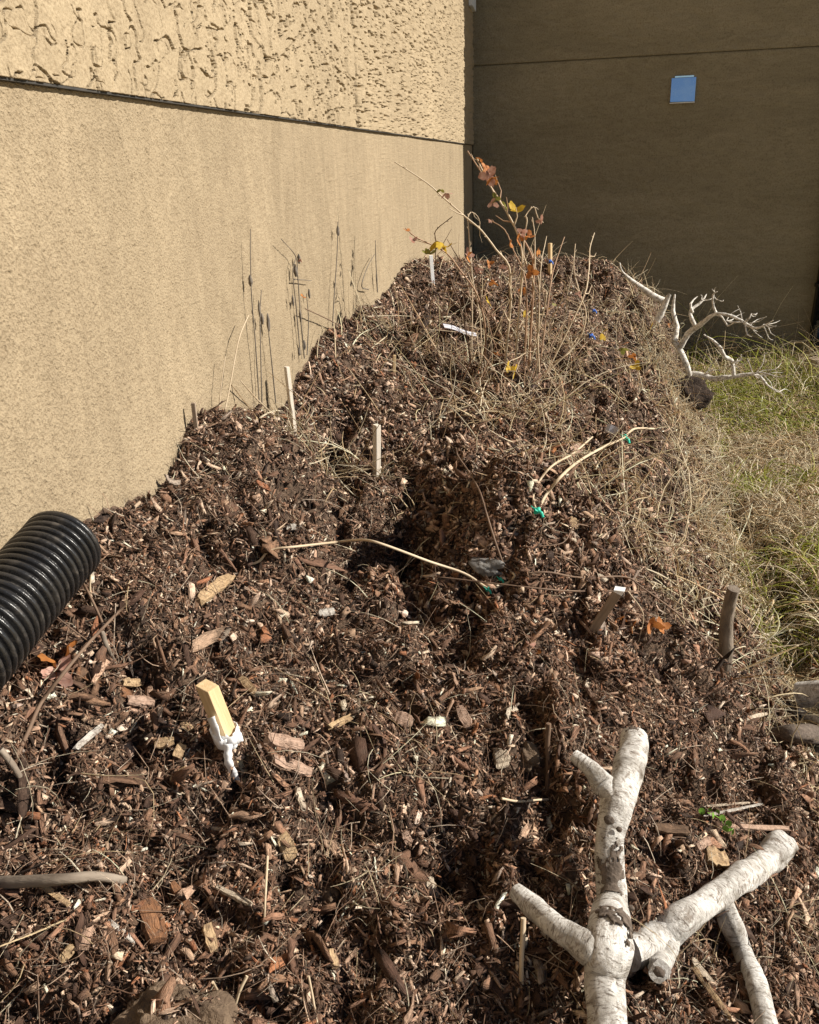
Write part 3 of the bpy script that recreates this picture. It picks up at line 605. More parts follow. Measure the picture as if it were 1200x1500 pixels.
fb([(1073,531),(1082,526),(1086,519)], [6,4,3], 'twig', -.03, Yb-.15)
fb([(1100,548),(1120,545),(1140,552),(1160,548)], [4,3,3,2], 'twig', -.06, Yb-.25)
for (ax_, ay_, n_, sp_) in ((1118,476,5,24),(1090,474,6,28),(1132,570,4,22),(1105,550,6,34),(1072,531,4,22),(1064,470,4,24),(1030,440,3,14),(1046,432,3,14),(1100,462,3,14),(1032,548,4,26)):
    for q_ in range(n_):
        an = random.gauss(-.15, .8); l_ = sp_*random.uniform(.5, 1.3); P = [(ax_, ay_)]
        for z_ in range(3): an += random.gauss(0, .22); P.append((P[-1][0]+math.cos(an)*l_/3, P[-1][1]+math.sin(an)*l_/3))
        fb(P, [2.2, 1.8, 1.4, .8], 'twig', random.uniform(-.06, .06), Yb-.2)
ck = Y_([(908,385),(911,397),(922,408),(936,418),(955,432),(973,442)], 6.3, .01); m = MB(); m.tube(ck, [PXR(w, ck[0]) for w in (2, 2.5, 5, 7, 9, 12)], 12, 3, .14)
tag(m.build('birch_branch', M_birchw), 'tapering pale branch slanting down over the far edge of the mulch heap', 'branch', 'birch branches on the mulch')
ck = Y_([(962,470),(970,456),(978,436),(982,431)], 6.15, .0); m = MB(); m.tube(ck, [PXR(w, ck[0]) for w in (12, 9, 7, 5)], 12, 3, .15)
tag(m.build('birch_branch', M_birchw), 'short upright white birch stub beside the forked dry branch', 'branch', 'birch branches on the mulch')
ck = Y_([(900,386),(908,372),(897,360),(896,355)], 6.3, .0)
# soil root ball under it
def lump(name, c, r, mat, label, cat, sq=(1, 1, .8), seed=1, amp=.35, nn=40):
    th = np.linspace(0, np.pi, nn//2+1); ps = np.linspace(0, 2*np.pi, nn+1)[:-1]; T_, P_ = np.meshgrid(th, ps, indexing='ij')
    d = np.stack([np.sin(T_)*np.cos(P_), np.sin(T_)*np.sin(P_), np.cos(T_)], -1); a = d*1.7+seed*3.1
    rr = 1+amp*(noise2(a[..., 0]+a[..., 2]*.7, a[..., 1]-a[..., 2]*.6, seed)+.5*noise2(a[..., 0]*2.3+a[..., 2], a[..., 1]*2.3-a[..., 2]*1.7, seed+1)+.22*noise2(a[..., 0]*6+a[..., 2]*3, a[..., 1]*6-a[..., 2]*4, seed+2))
    V = (d*rr[..., None]*r*np.array(sq)).reshape(-1, 3); k = nn; F = []
    for i in range(nn//2):
        for j in range(k): F.append((i*k+j, (i+1)*k+j, (i+1)*k+(j+1) % k, i*k+(j+1) % k))
    mb = MB(); mb.add(V+np.asarray(c), F); return tag(mb.build(name, mat), label, cat)
M_clod = mat_noise('clod_soil', (.07, .047, .032), (.19, .135, .09), 60, .95, 260, .004)
M_dark = mat_noise('dark_root_soil', (.018, .012, .009), (.06, .04, .028), 40, .95, 120, .01)
M_grey = mat_noise('grey_stone', (.10, .095, .09), (.22, .21, .20), 60, .85, 200, .002)
lump('root_ball', L(998, 585)+np.array([.02,-.03,.04]), .13, M_dark, 'dark clump of roots and soil under the forked white branch', 'root ball', (1.1, .9, .8), 5)
lump('soil_clod', L(262, 1500, -.02), .046, M_clod, 'big smooth brown soil clod at the bottom edge of the heap, left', 'soil clod', (1.25, .8, .5), 2, .34, 90)
lump('soil_clod', L(482, 1312, .005), .0135, M_clod, 'small round brown soil clod in the middle of the front mulch', 'soil clod', (1, 1, .9), 3, .25)
lump('stone', L(716, 828, .01), .032, M_grey, 'grey stone beside the twig with green tape on the mound', 'stone', (1.2, .8, .55), 7)
lump('stone', L(770, 1108, .01), .024, M_clod, 'brown angular stone beside an upright stick, above the big birch branch', 'stone', (.9, .7, 1.), 9)

# ------------------------------------------------------------------ stakes, sticks, tags, tapes
M_stake = mat_noise('new_stake_wood', (.52, .37, .20), (.66, .50, .30), 9, .75, 60, .0008, 'tc', (12, 12, 1))
M_stake2 = mat_noise('faded_stake_wood', (.52, .46, .38), (.70, .63, .54), 9, .85, 60, .001, 'tc', (12, 12, 1))
M_stake3 = mat_noise('grey_stake_wood', (.20, .15, .11), (.34, .27, .21), 9, .85, 60, .001, 'tc', (12, 12, 1))
M_white = mat_noise('white_tape', (.74, .75, .77), (.84, .85, .86), 40, .5, 60, .001)
M_green = mat_noise('green_tape', (.02, .38, .27), (.05, .50, .36), 60, .4, 80, .001)
M_blue = mat_noise('blue_tape', (.03, .10, .42), (.06, .17, .55), 60, .4, 80, .001)
def stake(top, bot, w, mat, label, name='wooden_stake', cat='stake', tw=.6, tilt=.0, group='wooden stakes in the mulch', bury=.06):
    top = np.asarray(top); bot = np.asarray(bot); d = (top-bot)/np.linalg.norm(top-bot); b0 = bot-d*bury
    a = np.array([math.cos(tw), math.sin(tw), 0]); a = a-d*np.dot(a, d); a /= np.linalg.norm(a); b_ = np.cross(d, a); h = w/2
    Ls = np.linalg.norm(top-b0); V = []; A = []
    for s in (0, .33, .66, 1):
        for i, (e, g) in enumerate(((-1, -1), (1, -1), (1, 1), (-1, 1))):
            V.append(b0+d*(Ls*s+(tilt*e*h if s == 1 else 0))+a*e*h+b_*g*h*.8); A.append((e*h, g*h, Ls*s))
    F = [(0, 3, 2, 1), (12, 13, 14, 15)]+[(q*4+i, q*4+(i+1) % 4, q*4+4+(i+1) % 4, q*4+4+i) for q in range(3) for i in range(4)]
    m = MB(); m.add(V, F, np.array(A)); return tag(m.build(name, mat, None, False, .0012), label, cat, group)
def tip(bot, px, py, fw=0.): return ony(px, py, bot[1]+fw)
b = L(338, 1092); st_t = tip(b, 303, 1004, .012); stake(st_t, b, .025, M_stake, 'fresh yellow wooden stake tied with white tape, leaning left in the front mulch', tw=-.45, tilt=-.4)
sd_ = (st_t-b)/np.linalg.norm(st_t-b)
wt = tag(empty('white_tape', b+sd_*.005), 'white plastic tape wrapped round the foot of the yellow stake with a hanging tail', 'tape')
def ribbon(path, w, mat, name, parent, wdir, th=.0006, sub=4):
    P, _ = resample(path, 1., sub); wd = np.asarray(wdir, float); V = []; k = len(P)
    for i, p in enumerate(P):
        t_ = P[min(i+1, k-1)]-P[max(i-1, 0)]; t_ /= np.linalg.norm(t_)+1e-12; w_ = wd-t_*np.dot(wd, t_); w_ /= np.linalg.norm(w_)+1e-12; n_ = np.cross(t_, w_); ww = w*(1+.12*math.sin(i*1.7))/2
        V += [p-w_*ww-n_*th, p+w_*ww-n_*th, p+w_*ww+n_*th, p-w_*ww+n_*th]
    F = [(q*4+i, q*4+(i+1) % 4, q*4+4+(i+1) % 4, q*4+4+i) for q in range(k-1) for i in range(4)]+[(3, 2, 1, 0), (4*k-4, 4*k-3, 4*k-2, 4*k-1)]
    m = MB(); m.add(V, F); return m.build(name, mat, parent, True)
bc = b+sd_*.018
a1 = np.array([math.cos(-.45), math.sin(-.45), 0]); b1 = np.cross(sd_, a1); rd = .0195
loop = [bc+rd*(math.cos(t_)*a1+math.sin(t_)*b1)+sd_*.004*math.sin(2*t_) for t_ in np.linspace(0, 2*np.pi, 13)]
ribbon(loop, .017, M_white, 'wrap', wt, sd_)
ribbon([bc+sd_*.004+b1*-.018+a1*.002, bc+sd_*.022-b1*.019+a1*.008, bc+sd_*.038-b1*.016+a1*.004], .016, M_white, 'upper_fold', wt, a1)
ribbon([L(334,1090,.034), L(334,1104,.03), L(335,1117,.026), L(341,1131,.022), L(347,1145,.018)], .0115, M_white, 'tail', wt, CM[0])
ribbon([L(322,1076,.03), L(338,1086,.034), L(355,1079,.028)], .012, M_white, 'knot', wt, CM[1])
b = L(431, 632); stake(tip(b, 420, 537, .0), b, .014, M_stake2, 'tall thin pale stake leaning at the top of the left heap by the wall', tw=-.7)
b = L(552, 700); stake(tip(b, 552, 622, .0), b, .019, M_stake2, 'short upright square grey white stake alone in the middle of the heap', tw=-.75)
b = L(868, 924); stake(tip(b, 908, 863, -.03), b, .018, M_stake3, 'weathered grey stake with white top leaning right, beside orange leaves', tw=-.25, tilt=.5)
tt_ = tip(b, 908, 863, -.03); d_ = (tt_-b)/np.linalg.norm(tt_-b); o = stake(tt_+d_*.001, tt_-d_*.004, .0188, M_white, None, 'x', None, -.25, .5, None, .004)
o.name = 'white_top'; o.data.name = 'white_top'
_g = [q_ for q_ in bpy.data.objects if q_.get('label', '').startswith('weathered grey stake with white top')][0]
bpy.context.view_layer.update(); o.parent = _g; o.matrix_parent_inverse = _g.matrix_world.inverted()
for k_ in ('label', 'category', 'group'):
    if k_ in o: del o[k_]
b = L(288, 632); stake(tip(b, 283, 590), b, .009, M_stake3, 'small dark thin stake close to the wall above the left heap', tw=.2)
b = L(806, 400); stake(tip(b, 806, 356), b, .026, M_stake, 'far wooden stake with blue tape at the top of the heap before the brown wall', tw=-.7)
b3 = b
b = L(634, 414); stake(tip(b, 631, 374), b, .018, M_white, 'thin white marker stake by the far end of the sunlit wall', tw=.4)
b = L(577, 548); stake(tip(b, 578, 520), b, .011, M_stake, 'tiny thin tan stake among mulch left of the shrub', tw=.4)
b = L(1062, 975); q = [b-np.array([0, 0, .05]), b, tip(b, 1063, 945, -.01), tip(b, 1065, 910, -.02), tip(b, 1070, 880, -.035), tip(b, 1075, 862, -.045)]
m = MB(); m.tube(q, [PXR(w, b) for w in (20, 20, 20, 18, 17, 15)], 16, 5, .1); tag(m.build('bark_stub', M_bark), 'upright grey brown branch stub standing at the right edge of the heap', 'stick')
def tape(name, c, s, mat, label, cat='tape', group='coloured plant tapes'):
    c = np.asarray(c); root = tag(empty(name, c), label, cat, group)
    th = np.linspace(0, 2*np.pi, 9); e1 = CM[0]*.8+CM[2]*.6; e2 = CM[2]*.8-CM[0]*.6; ax_ = CM[1]
    ribbon([c+s*.45*(np.cos(t_)*e1+np.sin(t_)*e2)+ax_*s*.2*math.sin(3*t_) for t_ in th], s*.7, mat, 'wrap', root, ax_)
    ribbon([c-CM[2]*s*.4, c-CM[2]*s*.7+CM[0]*s*.5-ax_*s*.3, c-CM[2]*s*.5+CM[0]*s*.8-ax_*s*1.], s*.45, mat, 'tail', root, CM[0]+ax_)
    ribbon([c-CM[2]*s*.4, c-CM[2]*s*.7-CM[0]*s*.5+ax_*s*.2, c-CM[2]*s*.3-CM[0]*s*.9+ax_*s*.7], s*.4, mat, 'tail', root, CM[0]-ax_)
tape('blue_tape', ony(806, 383, b3[1]-.02), .024, M_blue, 'blue tape tied round the far wooden stake at the top')
tape('blue_tape', L(870, 455, .08), .019, M_blue, 'blue tape on a thin stem right of the shrub, upper of two')
tape('blue_tape', L(866, 492, .06), .019, M_blue, 'blue tape low on a stem right of the shrub, beneath the other')
tape('green_tape', L(787, 748, .03), .014, M_green, 'green tape at the foot of the arching pale canes on the mound')
tape('green_tape', L(914, 641, .05), .022, M_green, 'green tape loop on the pale cane near the right slope')
tape('green_tape', L(733, 848, .03), .008, M_green, 'small green tape beside the wire coil in front of the grey stone')
tape('green_tape', L(714, 863, .02), .009, M_green, 'dark green tape on the lower end of the bent pale stick')
M_tag = mat_noise('label_plastic', (.36, .36, .40), (.50, .50, .54), 20, .5, 30, .0005)
def plate(p0, p1, w, mat, name, label, cat, th=.002):
    p0 = np.asarray(p0); p1 = np.asarray(p1); d = p1-p0; mid = (p0+p1)/2; n_ = nrm(np.array([mid[0]]), np.array([mid[1]]))[0]*.6+(EYE-mid)/np.linalg.norm(EYE-mid)*.4; wv = np.cross(n_, d); wv /= np.linalg.norm(wv); n_ = np.cross(d, wv); n_ /= np.linalg.norm(n_)
    m = MB(); V = []; ks = 6
    for i in range(ks+1):
        c = p0+d*i/ks+n_*th*2*math.sin(i*1.1); ww = w/2*(1 if 0 < i < ks else .85)
        V += [c-wv*ww-n_*th/2, c+wv*ww-n_*th/2, c+wv*ww+n_*th/2, c-wv*ww+n_*th/2]
    m.add(V, [(q*4+i, q*4+(i+1) % 4, q*4+4+(i+1) % 4, q*4+4+i) for q in range(ks) for i in range(4)]+[(3, 2, 1, 0), (4*ks, 4*ks+1, 4*ks+2, 4*ks+3)])
    return tag(m.build(name, mat, None, False), label, cat)
plate(L(650, 477, .07), L(697, 490, .08), .026, M_tag, 'plant_tag', 'long white plant tag lying among stems left of the shrub foot', 'plant tag')
plate(L(888, 626, .05), L(905, 632, .05), .03, M_tag, 'plant_tag', 'small crumpled pale tag next to the green loop on the right slope', 'plant tag')

# ------------------------------------------------------------------ shrub and canes
M_cane = mat_noise('pale_cane', (.40, .30, .19), (.60, .50, .37), 30, .6, 100, .0006, 'tc', (1, 1, .15))
M_cane2 = mat_noise('reddish_cane', (.24, .14, .085), (.42, .28, .18), 40, .6, 100, .0006, 'tc', (1, 1, .15))
M_leafo = mat_noise('orange_leaf', (.30, .10, .03), (.52, .22, .06), 60, .6, 120, .0008)
M_leafr = mat_noise('pinkish_leaf', (.34, .16, .11), (.55, .36, .30), 60, .6, 120, .0008)
M_leafy = mat_noise('yellow_leaf', (.46, .30, .03), (.60, .42, .05), 60, .6, 120, .0008)
M_leafg = mat_noise('olive_leaf', (.14, .15, .035), (.30, .28, .07), 60, .6, 120, .0008)
for mm in (M_leafo, M_leafr, M_leafy, M_leafg):
    t = mm.node_tree; bs = t.nodes['Principled BSDF']; tr_ = t.nodes.new('ShaderNodeBsdfTranslucent'); l_ = bs.inputs['Base Color'].links[0].from_socket; t.links.new(l_, tr_.inputs[0])
    mx = t.nodes.new('ShaderNodeMixShader'); mx.inputs[0].default_value = .3; t.links.new(bs.outputs[0], mx.inputs[1]); t.links.new(tr_.outputs[0], mx.inputs[2]); t.links.new(mx.outputs[0], t.nodes['Material Output'].inputs[0])
LM = {'o': M_leafo, 'r': M_leafr, 'y': M_leafy, 'g': M_leafg}
def leaf(c, size, mat, parent=None, name='leaf', tiltv=None, curl=.5, lobes=3):
    c = np.asarray(c); n_ = np.asarray(tiltv if tiltv is not None else rng.normal(0, 1, 3)); n_ = n_/np.linalg.norm(n_)
    if np.dot(n_, EYE-c) < 0: n_ = -n_
    a = rng.normal(0, 1, 3); a -= n_*np.dot(a, n_); a /= np.linalg.norm(a); b_ = np.cross(n_, a); k = 40; rings = 5
    V = [c-a*size*.35]; cu = rng.normal(curl, .3); tw = rng.normal(0, .5)
    for q in range(1, rings+1):
        f_ = q/rings
        for i in range(k):
            t_ = i*2*math.pi/k; rr = size*(.62+.26*math.cos(t_*lobes)*(1 if abs(t_-math.pi) > .5 else .6)+.05*math.cos(t_*13)+.03*math.cos(t_*21))*.62*f_
            if abs(t_-math.pi) < .3: rr *= .55
            x = rr*math.cos(t_); y = rr*math.sin(t_); z = cu*(x*x+y*y*1.6)/size+tw*x*y/size+size*.04*math.sin(t_*lobes+1)*f_
            V.append(c+a*x+b_*y+n_*z)
    F = [(0, 1+i, 1+(i+1) % k) for i in range(k)]+[(1+q*k+i, 1+(q+1)*k+i, 1+(q+1)*k+(i+1) % k, 1+q*k+(i+1) % k) for q in range(rings-1) for i in range(k)]
    m = MB(); m.add(V, F); return m.build(name, mat, parent)
sb = L(758, 555); YS = sb[1]
sh = tag(empty('shrub', sb), 'leggy shrub of pale bare canes with few orange and yellow leaves, middle of the heap', 'shrub')
def cane(lst, w, parent, mat=None, dY=0., Y0=None, leaves=(), name='cane', n=8):
    Y0 = YS if Y0 is None else Y0; P = [ony(a, b_, Y0+dY*i/max(1, len(lst)-1)) for i, (a, b_) in enumerate(lst)]
    ws = np.linspace(w[0]*.85, w[1]*.75, len(P)); P = [p+rng.normal(0, .006, 3)*(0 < i < len(P)-1) for i, p in enumerate(P)]; m = MB(); m.tube(P, [max(.001, PXR(v, P[0])) for v in ws], n, 3, .12)
    Pr, Rr = resample(P, [max(.001, PXR(v, P[0])) for v in ws], 6)
    for q_ in range(4, len(Pr)-1, 3):       # buds and little spurs at the nodes
        dv = Pr[q_+1]-Pr[q_]; dv /= np.linalg.norm(dv)+1e-9; sdv = np.cross(dv, rng.normal(0, 1, 3)); sdv /= np.linalg.norm(sdv)+1e-9; ll = rng.uniform(.005, .016) if rng.random() < .8 else rng.uniform(.03, .09)
        m.tube([Pr[q_], Pr[q_]+(dv*.6+sdv*.7)*ll*.5, Pr[q_]+(dv*.9+sdv*.6)*ll+rng.normal(0, .1, 3)*ll], [Rr[q_]*1.0, Rr[q_]*.7, Rr[q_]*.35], 5, 1)
    o = m.build(name, mat or (M_cane if rng.random() < .6 else M_cane2), parent)
    for (a, b_, s_, c_) in leaves:
        q_ = min(range(len(lst)), key=lambda i: (lst[i][0]-a)**2+(lst[i][1]-b_)**2); leaf(ony(a, b_, P[q_][1]-.02), PXR(s_*3.6, P[0]), LM[c_], o if parent is not None else None)
    return o
cane([(775,536),(777,492),(782,398),(772,366),(754,325),(737,299),(707,252),(685,221)], (4.5,2.2), sh, None, .12, None, [(760,350,10,'o'),(741,302,9,'g'),(755,308,13,'y')])
cane([(755,532),(760,448),(763,390),(760,352),(748,317),(722,273),(707,244),(699,231)], (4,2), sh, None, .1, None, [(716,258,15,'r'),(712,246,9,'o'),(722,262,12,'o'),(722,297,9,'r'),(726,290,8,'g'),(704,233,7,'o')])
cane([(740,532),(751,451),(750,427),(742,395),(728,366),(707,339),(681,317),(655,290),(623,264),(578,237)], (4.5,2), sh, None, -.15, None, [(654,284,9,'r'),(646,278,6,'g')])
cane([(712,580),(713,492),(707,454),(696,425),(675,395),(652,372),(629,360),(610,345),(594,334)], (3.6,1.8), sh, None, -.25, None, [(645,355,13,'y'),(654,362,9,'y'),(628,372,11,'g'),(597,338,6,'o'),(605,352,6,'r')])
cane([(768,540),(772,440),(772,398),(751,366),(740,341),(715,321)], (3.2,1.6), sh, None, .15, None, [(718,322,6,'r'),(748,358,7,'o')])
cane([(790,545),(782,420),(770,372),(769,328),(774,312),(781,308),(788,316),(796,326)], (2.8,1.4), sh, None, .1, None, [(793,323,8,'r')])
cane([(786,552),(786,430),(783,390),(785,345),(780,318)], (2.8,1.6), sh, None, .05, None, [(776,346,9,'o'),(779,398,11,'o'),(788,368,9,'o'),(766,340,9,'r')])
cane([(783,562),(842,500),(855,462),(853,433),(843,390),(843,357)], (3,1.6), sh, None, .3, None, [(848,430,6,'r')])
cane([(800,548),(850,440),(862,404),(864,375),(863,362),(871,341)], (2.6,1.6), sh, None, .5)
cane([(790,545),(805,420),(814,390),(827,347)], (2.4,1.6), sh, None, .5)
cane([(787,540),(790,400),(801,346)], (2.2,1.4), sh, None, .3)
cane([(697,575),(680,470),(668,420),(655,400),(640,388),(632,355),(640,337),(663,317)], (2.5,1.4), sh, M_brown, -.25)
cane([(706,560),(704,470),(690,400),(687,345),(684,315),(690,312),(700,325),(703,346)], (2.4,1.2), sh, None, .15, None, [(686,372,9,'r')])
cane([(720,560),(695,405),(675,380),(655,350)], (2.4,1.2), sh, M_brown, 0., None, [(685,374,9,'o')])
cane([(770,560),(800,440),(797,424),(800,410)], (2.2,1.4), sh); cane([(690,560),(692,430),(690,362)], (2.2,1.4), sh, None, .2)
for (a, b_, s_, c_) in ((717,386,10,'o'),(733,391,13,'r'),(723,414,11,'o'),(716,441,12,'y'),(700,395,12,'r'),(755,543,13,'y'),(745,538,10,'y'),(803,453,7,'y'),(880,490,13,'y'),(932,537,12,'y'),(954,478,12,'y'),(980,476,9,'o'),(810,446,9,'g'),(768,425,10,'o'),(771,465,10,'y'),(729,520,8,'o'),(913,512,12,'g'),(928,522,11,'o'),(840,463,8,'r')):
    leaf(L(a, b_, .10), PXR(s_*3.4, sb), LM[c_], sh)
for i in range(60):       # tangle of low stems
    b0 = L(random.uniform(640, 860), random.uniform(500, 600)); an = random.uniform(0, 2*math.pi); l_ = random.uniform(.2, .7); h_ = random.uniform(.02, .2) if i % 3 else random.uniform(.2, .5); r0 = random.uniform(.0010, .0022)
    P = []; an2 = an
    for t_ in np.linspace(0, 1, 7):
        an2 += random.gauss(0, .18); x_ = b0[0]+math.cos(an2)*l_*t_*(.5 if h_ > .2 else 1); y_ = b0[1]+math.sin(an2)*l_*t_*1.2*(.5 if h_ > .2 else 1); s_ = float(surf(np.array([x_]), np.array([y_]))[0])
        P.append((min(max(x_, -.75), 2), y_, s_-.01+h_*(t_ if h_ > .2 else math.sin(math.pi*t_**.8*.9))+.02*random.uniform(-1, 1)*(t_ > 0)))
    m = MB(); m.tube(P, np.linspace(r0, r0*.4, 7), 6, 2, .1)
    if i % 2: m.tube([P[3], np.array(P[3])+rng.normal(0, .05, 3)+np.array([0, 0, .04]), np.array(P[3])+rng.normal(0, .08, 3)+np.array([0, 0, .10])], [r0*.7, r0*.5, r0*.3], 5, 2)
    m.build('cane', random.choice((M_cane, M_cane, M_cane2, M_brown)), sh)

def lcane(lst, w, name, mat, label, cat, leaves=(), group=None, n=8):
    P = W_(lst); ws = np.linspace(w[0], w[1], len(P)); m = MB(); m.tube(P, [max(.0009, PXR(v, p)) for v, p in zip(ws, P)], n, 5, .07)
    if not leaves: return tag(m.build(name, mat), label, cat, group)
    root = tag(empty(name, P[0]), label, cat, group); o = m.build('stem', mat, root)
    for (a, b_, h_, s_, c_) in leaves: p = L(a, b_, h_); leaf(p, PXR(s_*2.2, p), LM[c_], root)
    return root
lcane([(787,752,0),(781,728,.02),(792,702,.05),(812,680,.07),(840,664,.08),(868,640,.09)], (4,2.5), 'cane', M_cane, 'pale cane arching up from the green tape, left of a pair', 'cane')
lcane([(786,755,0),(800,725,.03),(830,690,.06),(860,668,.08),(890,652,.09),(914,641,.07),(930,628,.06),(958,628,.04)], (5,3), 'cane', M_cane, 'pale cane arching right through the green tape loop', 'cane')
lcane([(362,828,.0),(380,822,.02),(397,806,.04),(440,800,.06),(495,794,.08),(530,791,.11),(560,797,.13),(630,823,.12),(680,840,.07),(714,862,.025)], (3.5,4), 'twig', M_cane, 'long thin white twig arching across the hollow to green tape', 'twig')
lcane([(714,864,.018),(745,853,.03),(754,843,.035),(748,838,.04)], (5,3), 'stick', M_cane, 'short bent pale stick with green tape by the grey stone', 'stick')
lcane([(668,656,.1),(671,668,.08),(686,690,.05),(702,718,.07),(712,750,.06),(726,795,.05),(743,842,.02)], (2.5,3.5), 'twig', M_brown, 'thin brown twig standing up from the wire coil to the hollow rim', 'twig')
th = np.linspace(0, 4.6*np.pi, 40); cc = L(728, 845, .02); m = MB(); m.tube([cc+CM[0]*(.012*math.cos(t_)+t_*.0006)+CM[1]*.009*math.sin(t_*1.1)-CM[2]*.004*math.sin(t_*.7) for t_ in th], .0009, 6, 2); tag(m.build('tendril', M_cane), 'curled pale tendril beside the small green tape', 'tendril')
lcane([(752,843,.03),(800,838,.05),(850,846,.06),(915,845,.07),(940,860,.07),(1000,905,.06),(1050,955,.04),(1068,972,.01)], (3,2.5), 'vine', M_brown, 'long dark brown vine bending down toward the grey branch stub', 'vine', [(908,905,.03,20,'o'),(928,917,.02,20,'o'),(955,913,.03,24,'o'),(970,917,.03,24,'o')])
lcane([(640,845,.03),(790,862,.04),(850,866,.05),(920,866,.05),(960,868,.04)], (2.5,2), 'vine', M_brown, 'dark brown vine running level below the longer bent vine', 'vine')
lcane([(920,866,.05),(942,898,.03),(938,930,.01),(933,945,0)], (2,1.5), 'twig', M_cane, 'thin forked pale twig beside the hanging orange leaves', 'twig')
lcane([(958,845,.04),(860,770,.06),(825,795,.05),(790,800,.03)], (1.6,2), 'vine', M_brown, 'thin brown stem crossing the mound above the leaning grey stake', 'vine')
leaf(L(787, 958, .01), .024, M_leafo); leaf_o = [o for o in bpy.data.objects if o.name.startswith('leaf') and o.parent is None]; tag(leaf_o[-1], 'orange brown leaf lying alone on dark mulch below the mound', 'leaf', 'fallen leaves')
for (a, b_, s_, c_, lb) in ((778,945,.022,'r','dull pink folded leaf just above the orange leaf below the mound'),(72,965,.06,'o','large orange leaf in front of the black pipe'),(98,955,.04,'o','smaller orange leaf right of the large one by the pipe'),(88,985,.045,'r','brownish leaf under the large orange leaf by the pipe'),(820,618,.04,'o','orange leaf on mulch left of the pale tag'),(812,664,.03,'o','dark orange leaf below the arching canes')):
    tag(leaf(L(a, b_, .026), s_, LM[c_], None), lb, 'leaf', 'fallen leaves')
# front left twigs
lcane([(190,880,.05),(168,902,.06),(130,942,.06),(90,990,.06),(60,1030,.05),(40,1075,.03),(24,1108,.01)], (4,7), 'twig', M_brown, 'long brown twig slanting from the pipe down to the left edge', 'twig')
lcane([(70,772,.15),(76,800,.15),(81,818,.15),(110,838,.12),(126,862,.08),(140,890,.05),(150,912,.03)], (4,4), 'twig', M_brown, 'thin bent twig leaning over the black pipe', 'twig')
lcane([(0,1098,.05),(18,1120,.04),(30,1140,.02),(42,1160,0)], (10,8), 'twig', M_bark, 'short thick grey twig at the left edge of the mulch', 'twig')
lcane([(150,928,.03),(156,945,.03),(170,975,.0)], (8,5), 'twig', M_bark, 'short grey twig below the long brown twig by the pipe', 'twig')
lcane([(40,872,.14),(65,885,.1),(85,905,.07),(110,925,.05),(128,938,.02)], (2,2), 'stem', M_brown, 'thin reddish stem with curled orange leaves over the pipe', 'stem', [(40,880,.14,12,'o'),(36,893,.13,13,'o'),(48,897,.13,12,'o'),(42,868,.14,8,'o')])
lcane([(133,840,.05),(132,865,.03),(137,900,0)], (3,3), 'stem', M_cane, 'pale straw stem standing just right of the pipe', 'stem')
lcane([(-20,1294,.02),(30,1292,.025),(90,1288,.03),(140,1284,.03),(182,1290,.02)], (20,13), 'root', M_bark, 'thick grey brown root lying across the left front mulch', 'root')
lcane([(804,1060,.06),(802,1090,.05),(803,1120,.03),(801,1165,.0)], (8,7), 'stick', M_brown, 'reddish upright stick left of the tall white birch branch', 'stick')
lcane([(767,1345,.07),(766,1375,.05),(764,1410,.03),(764,1445,0)], (8,7), 'stick', M_cane, 'pale upright stick at the foot of the birch side branch', 'stick')
lcane([(735,1170,.02),(760,1174,.03),(785,1172,.03),(803,1171,.02)], (4,3), 'twig', M_cane, 'curved white twig on the shaded hollow edge', 'twig')
lcane([(392,1255,.05),(390,1290,.04),(388,1330,.02),(386,1380,0)], (4,3), 'stem', M_cane, 'thin upright dry stem in the front mulch centre left', 'stem')
lcane([(312,1439,.05),(322,1460,.03),(340,1510,0)], (4,3), 'dry_stalk', M_cane, 'yellow straw stem right of the big soil clod', 'stem')
lcane([(362,1430,.06),(350,1455,.04),(340,1490,.01)], (5,4), 'dry_stalk', M_cane, 'yellow straw stem leaning left at the bottom edge', 'stem')
lcane([(452,1430,.04),(458,1460,.02),(466,1505,0)], (4,3), 'dry_stalk', M_cane, 'yellow green straw stem standing near the bottom centre', 'stem')
# weeds by the wall
def wstraw(lst, w, name, mat, label, cat, leaves=(), group=None):
    P = [onx(a, b_, -.762+.004*i) for i, (a, b_) in enumerate(lst)]; ws = np.linspace(w[0], w[1], len(P)); m = MB(); m.tube(P, [PXR(v, p) for v, p in zip(ws, P)], 6, 5, .05); return tag(m.build(name, mat), label, cat, group)
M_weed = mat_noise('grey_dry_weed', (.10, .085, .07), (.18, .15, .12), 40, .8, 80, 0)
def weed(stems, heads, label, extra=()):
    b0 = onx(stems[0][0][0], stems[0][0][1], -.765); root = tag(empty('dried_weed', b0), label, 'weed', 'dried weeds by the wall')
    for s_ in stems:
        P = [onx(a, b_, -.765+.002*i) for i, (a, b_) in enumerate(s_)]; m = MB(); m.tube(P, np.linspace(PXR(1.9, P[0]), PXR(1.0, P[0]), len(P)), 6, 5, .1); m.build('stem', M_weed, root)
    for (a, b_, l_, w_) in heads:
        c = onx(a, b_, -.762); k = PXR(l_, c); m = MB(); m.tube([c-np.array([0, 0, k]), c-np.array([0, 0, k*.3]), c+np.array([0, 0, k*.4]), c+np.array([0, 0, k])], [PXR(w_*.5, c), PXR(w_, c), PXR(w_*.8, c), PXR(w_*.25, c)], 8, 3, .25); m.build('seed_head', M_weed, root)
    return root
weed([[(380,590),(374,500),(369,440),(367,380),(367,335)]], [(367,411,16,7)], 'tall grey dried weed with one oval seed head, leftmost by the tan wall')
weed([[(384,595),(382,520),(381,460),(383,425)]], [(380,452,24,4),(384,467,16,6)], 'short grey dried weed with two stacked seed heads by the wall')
weed([[(404,590),(398,530),(394,490),(392,462)]], [(393,472,26,6)], 'short grey dried weed with one long seed head by the wall')
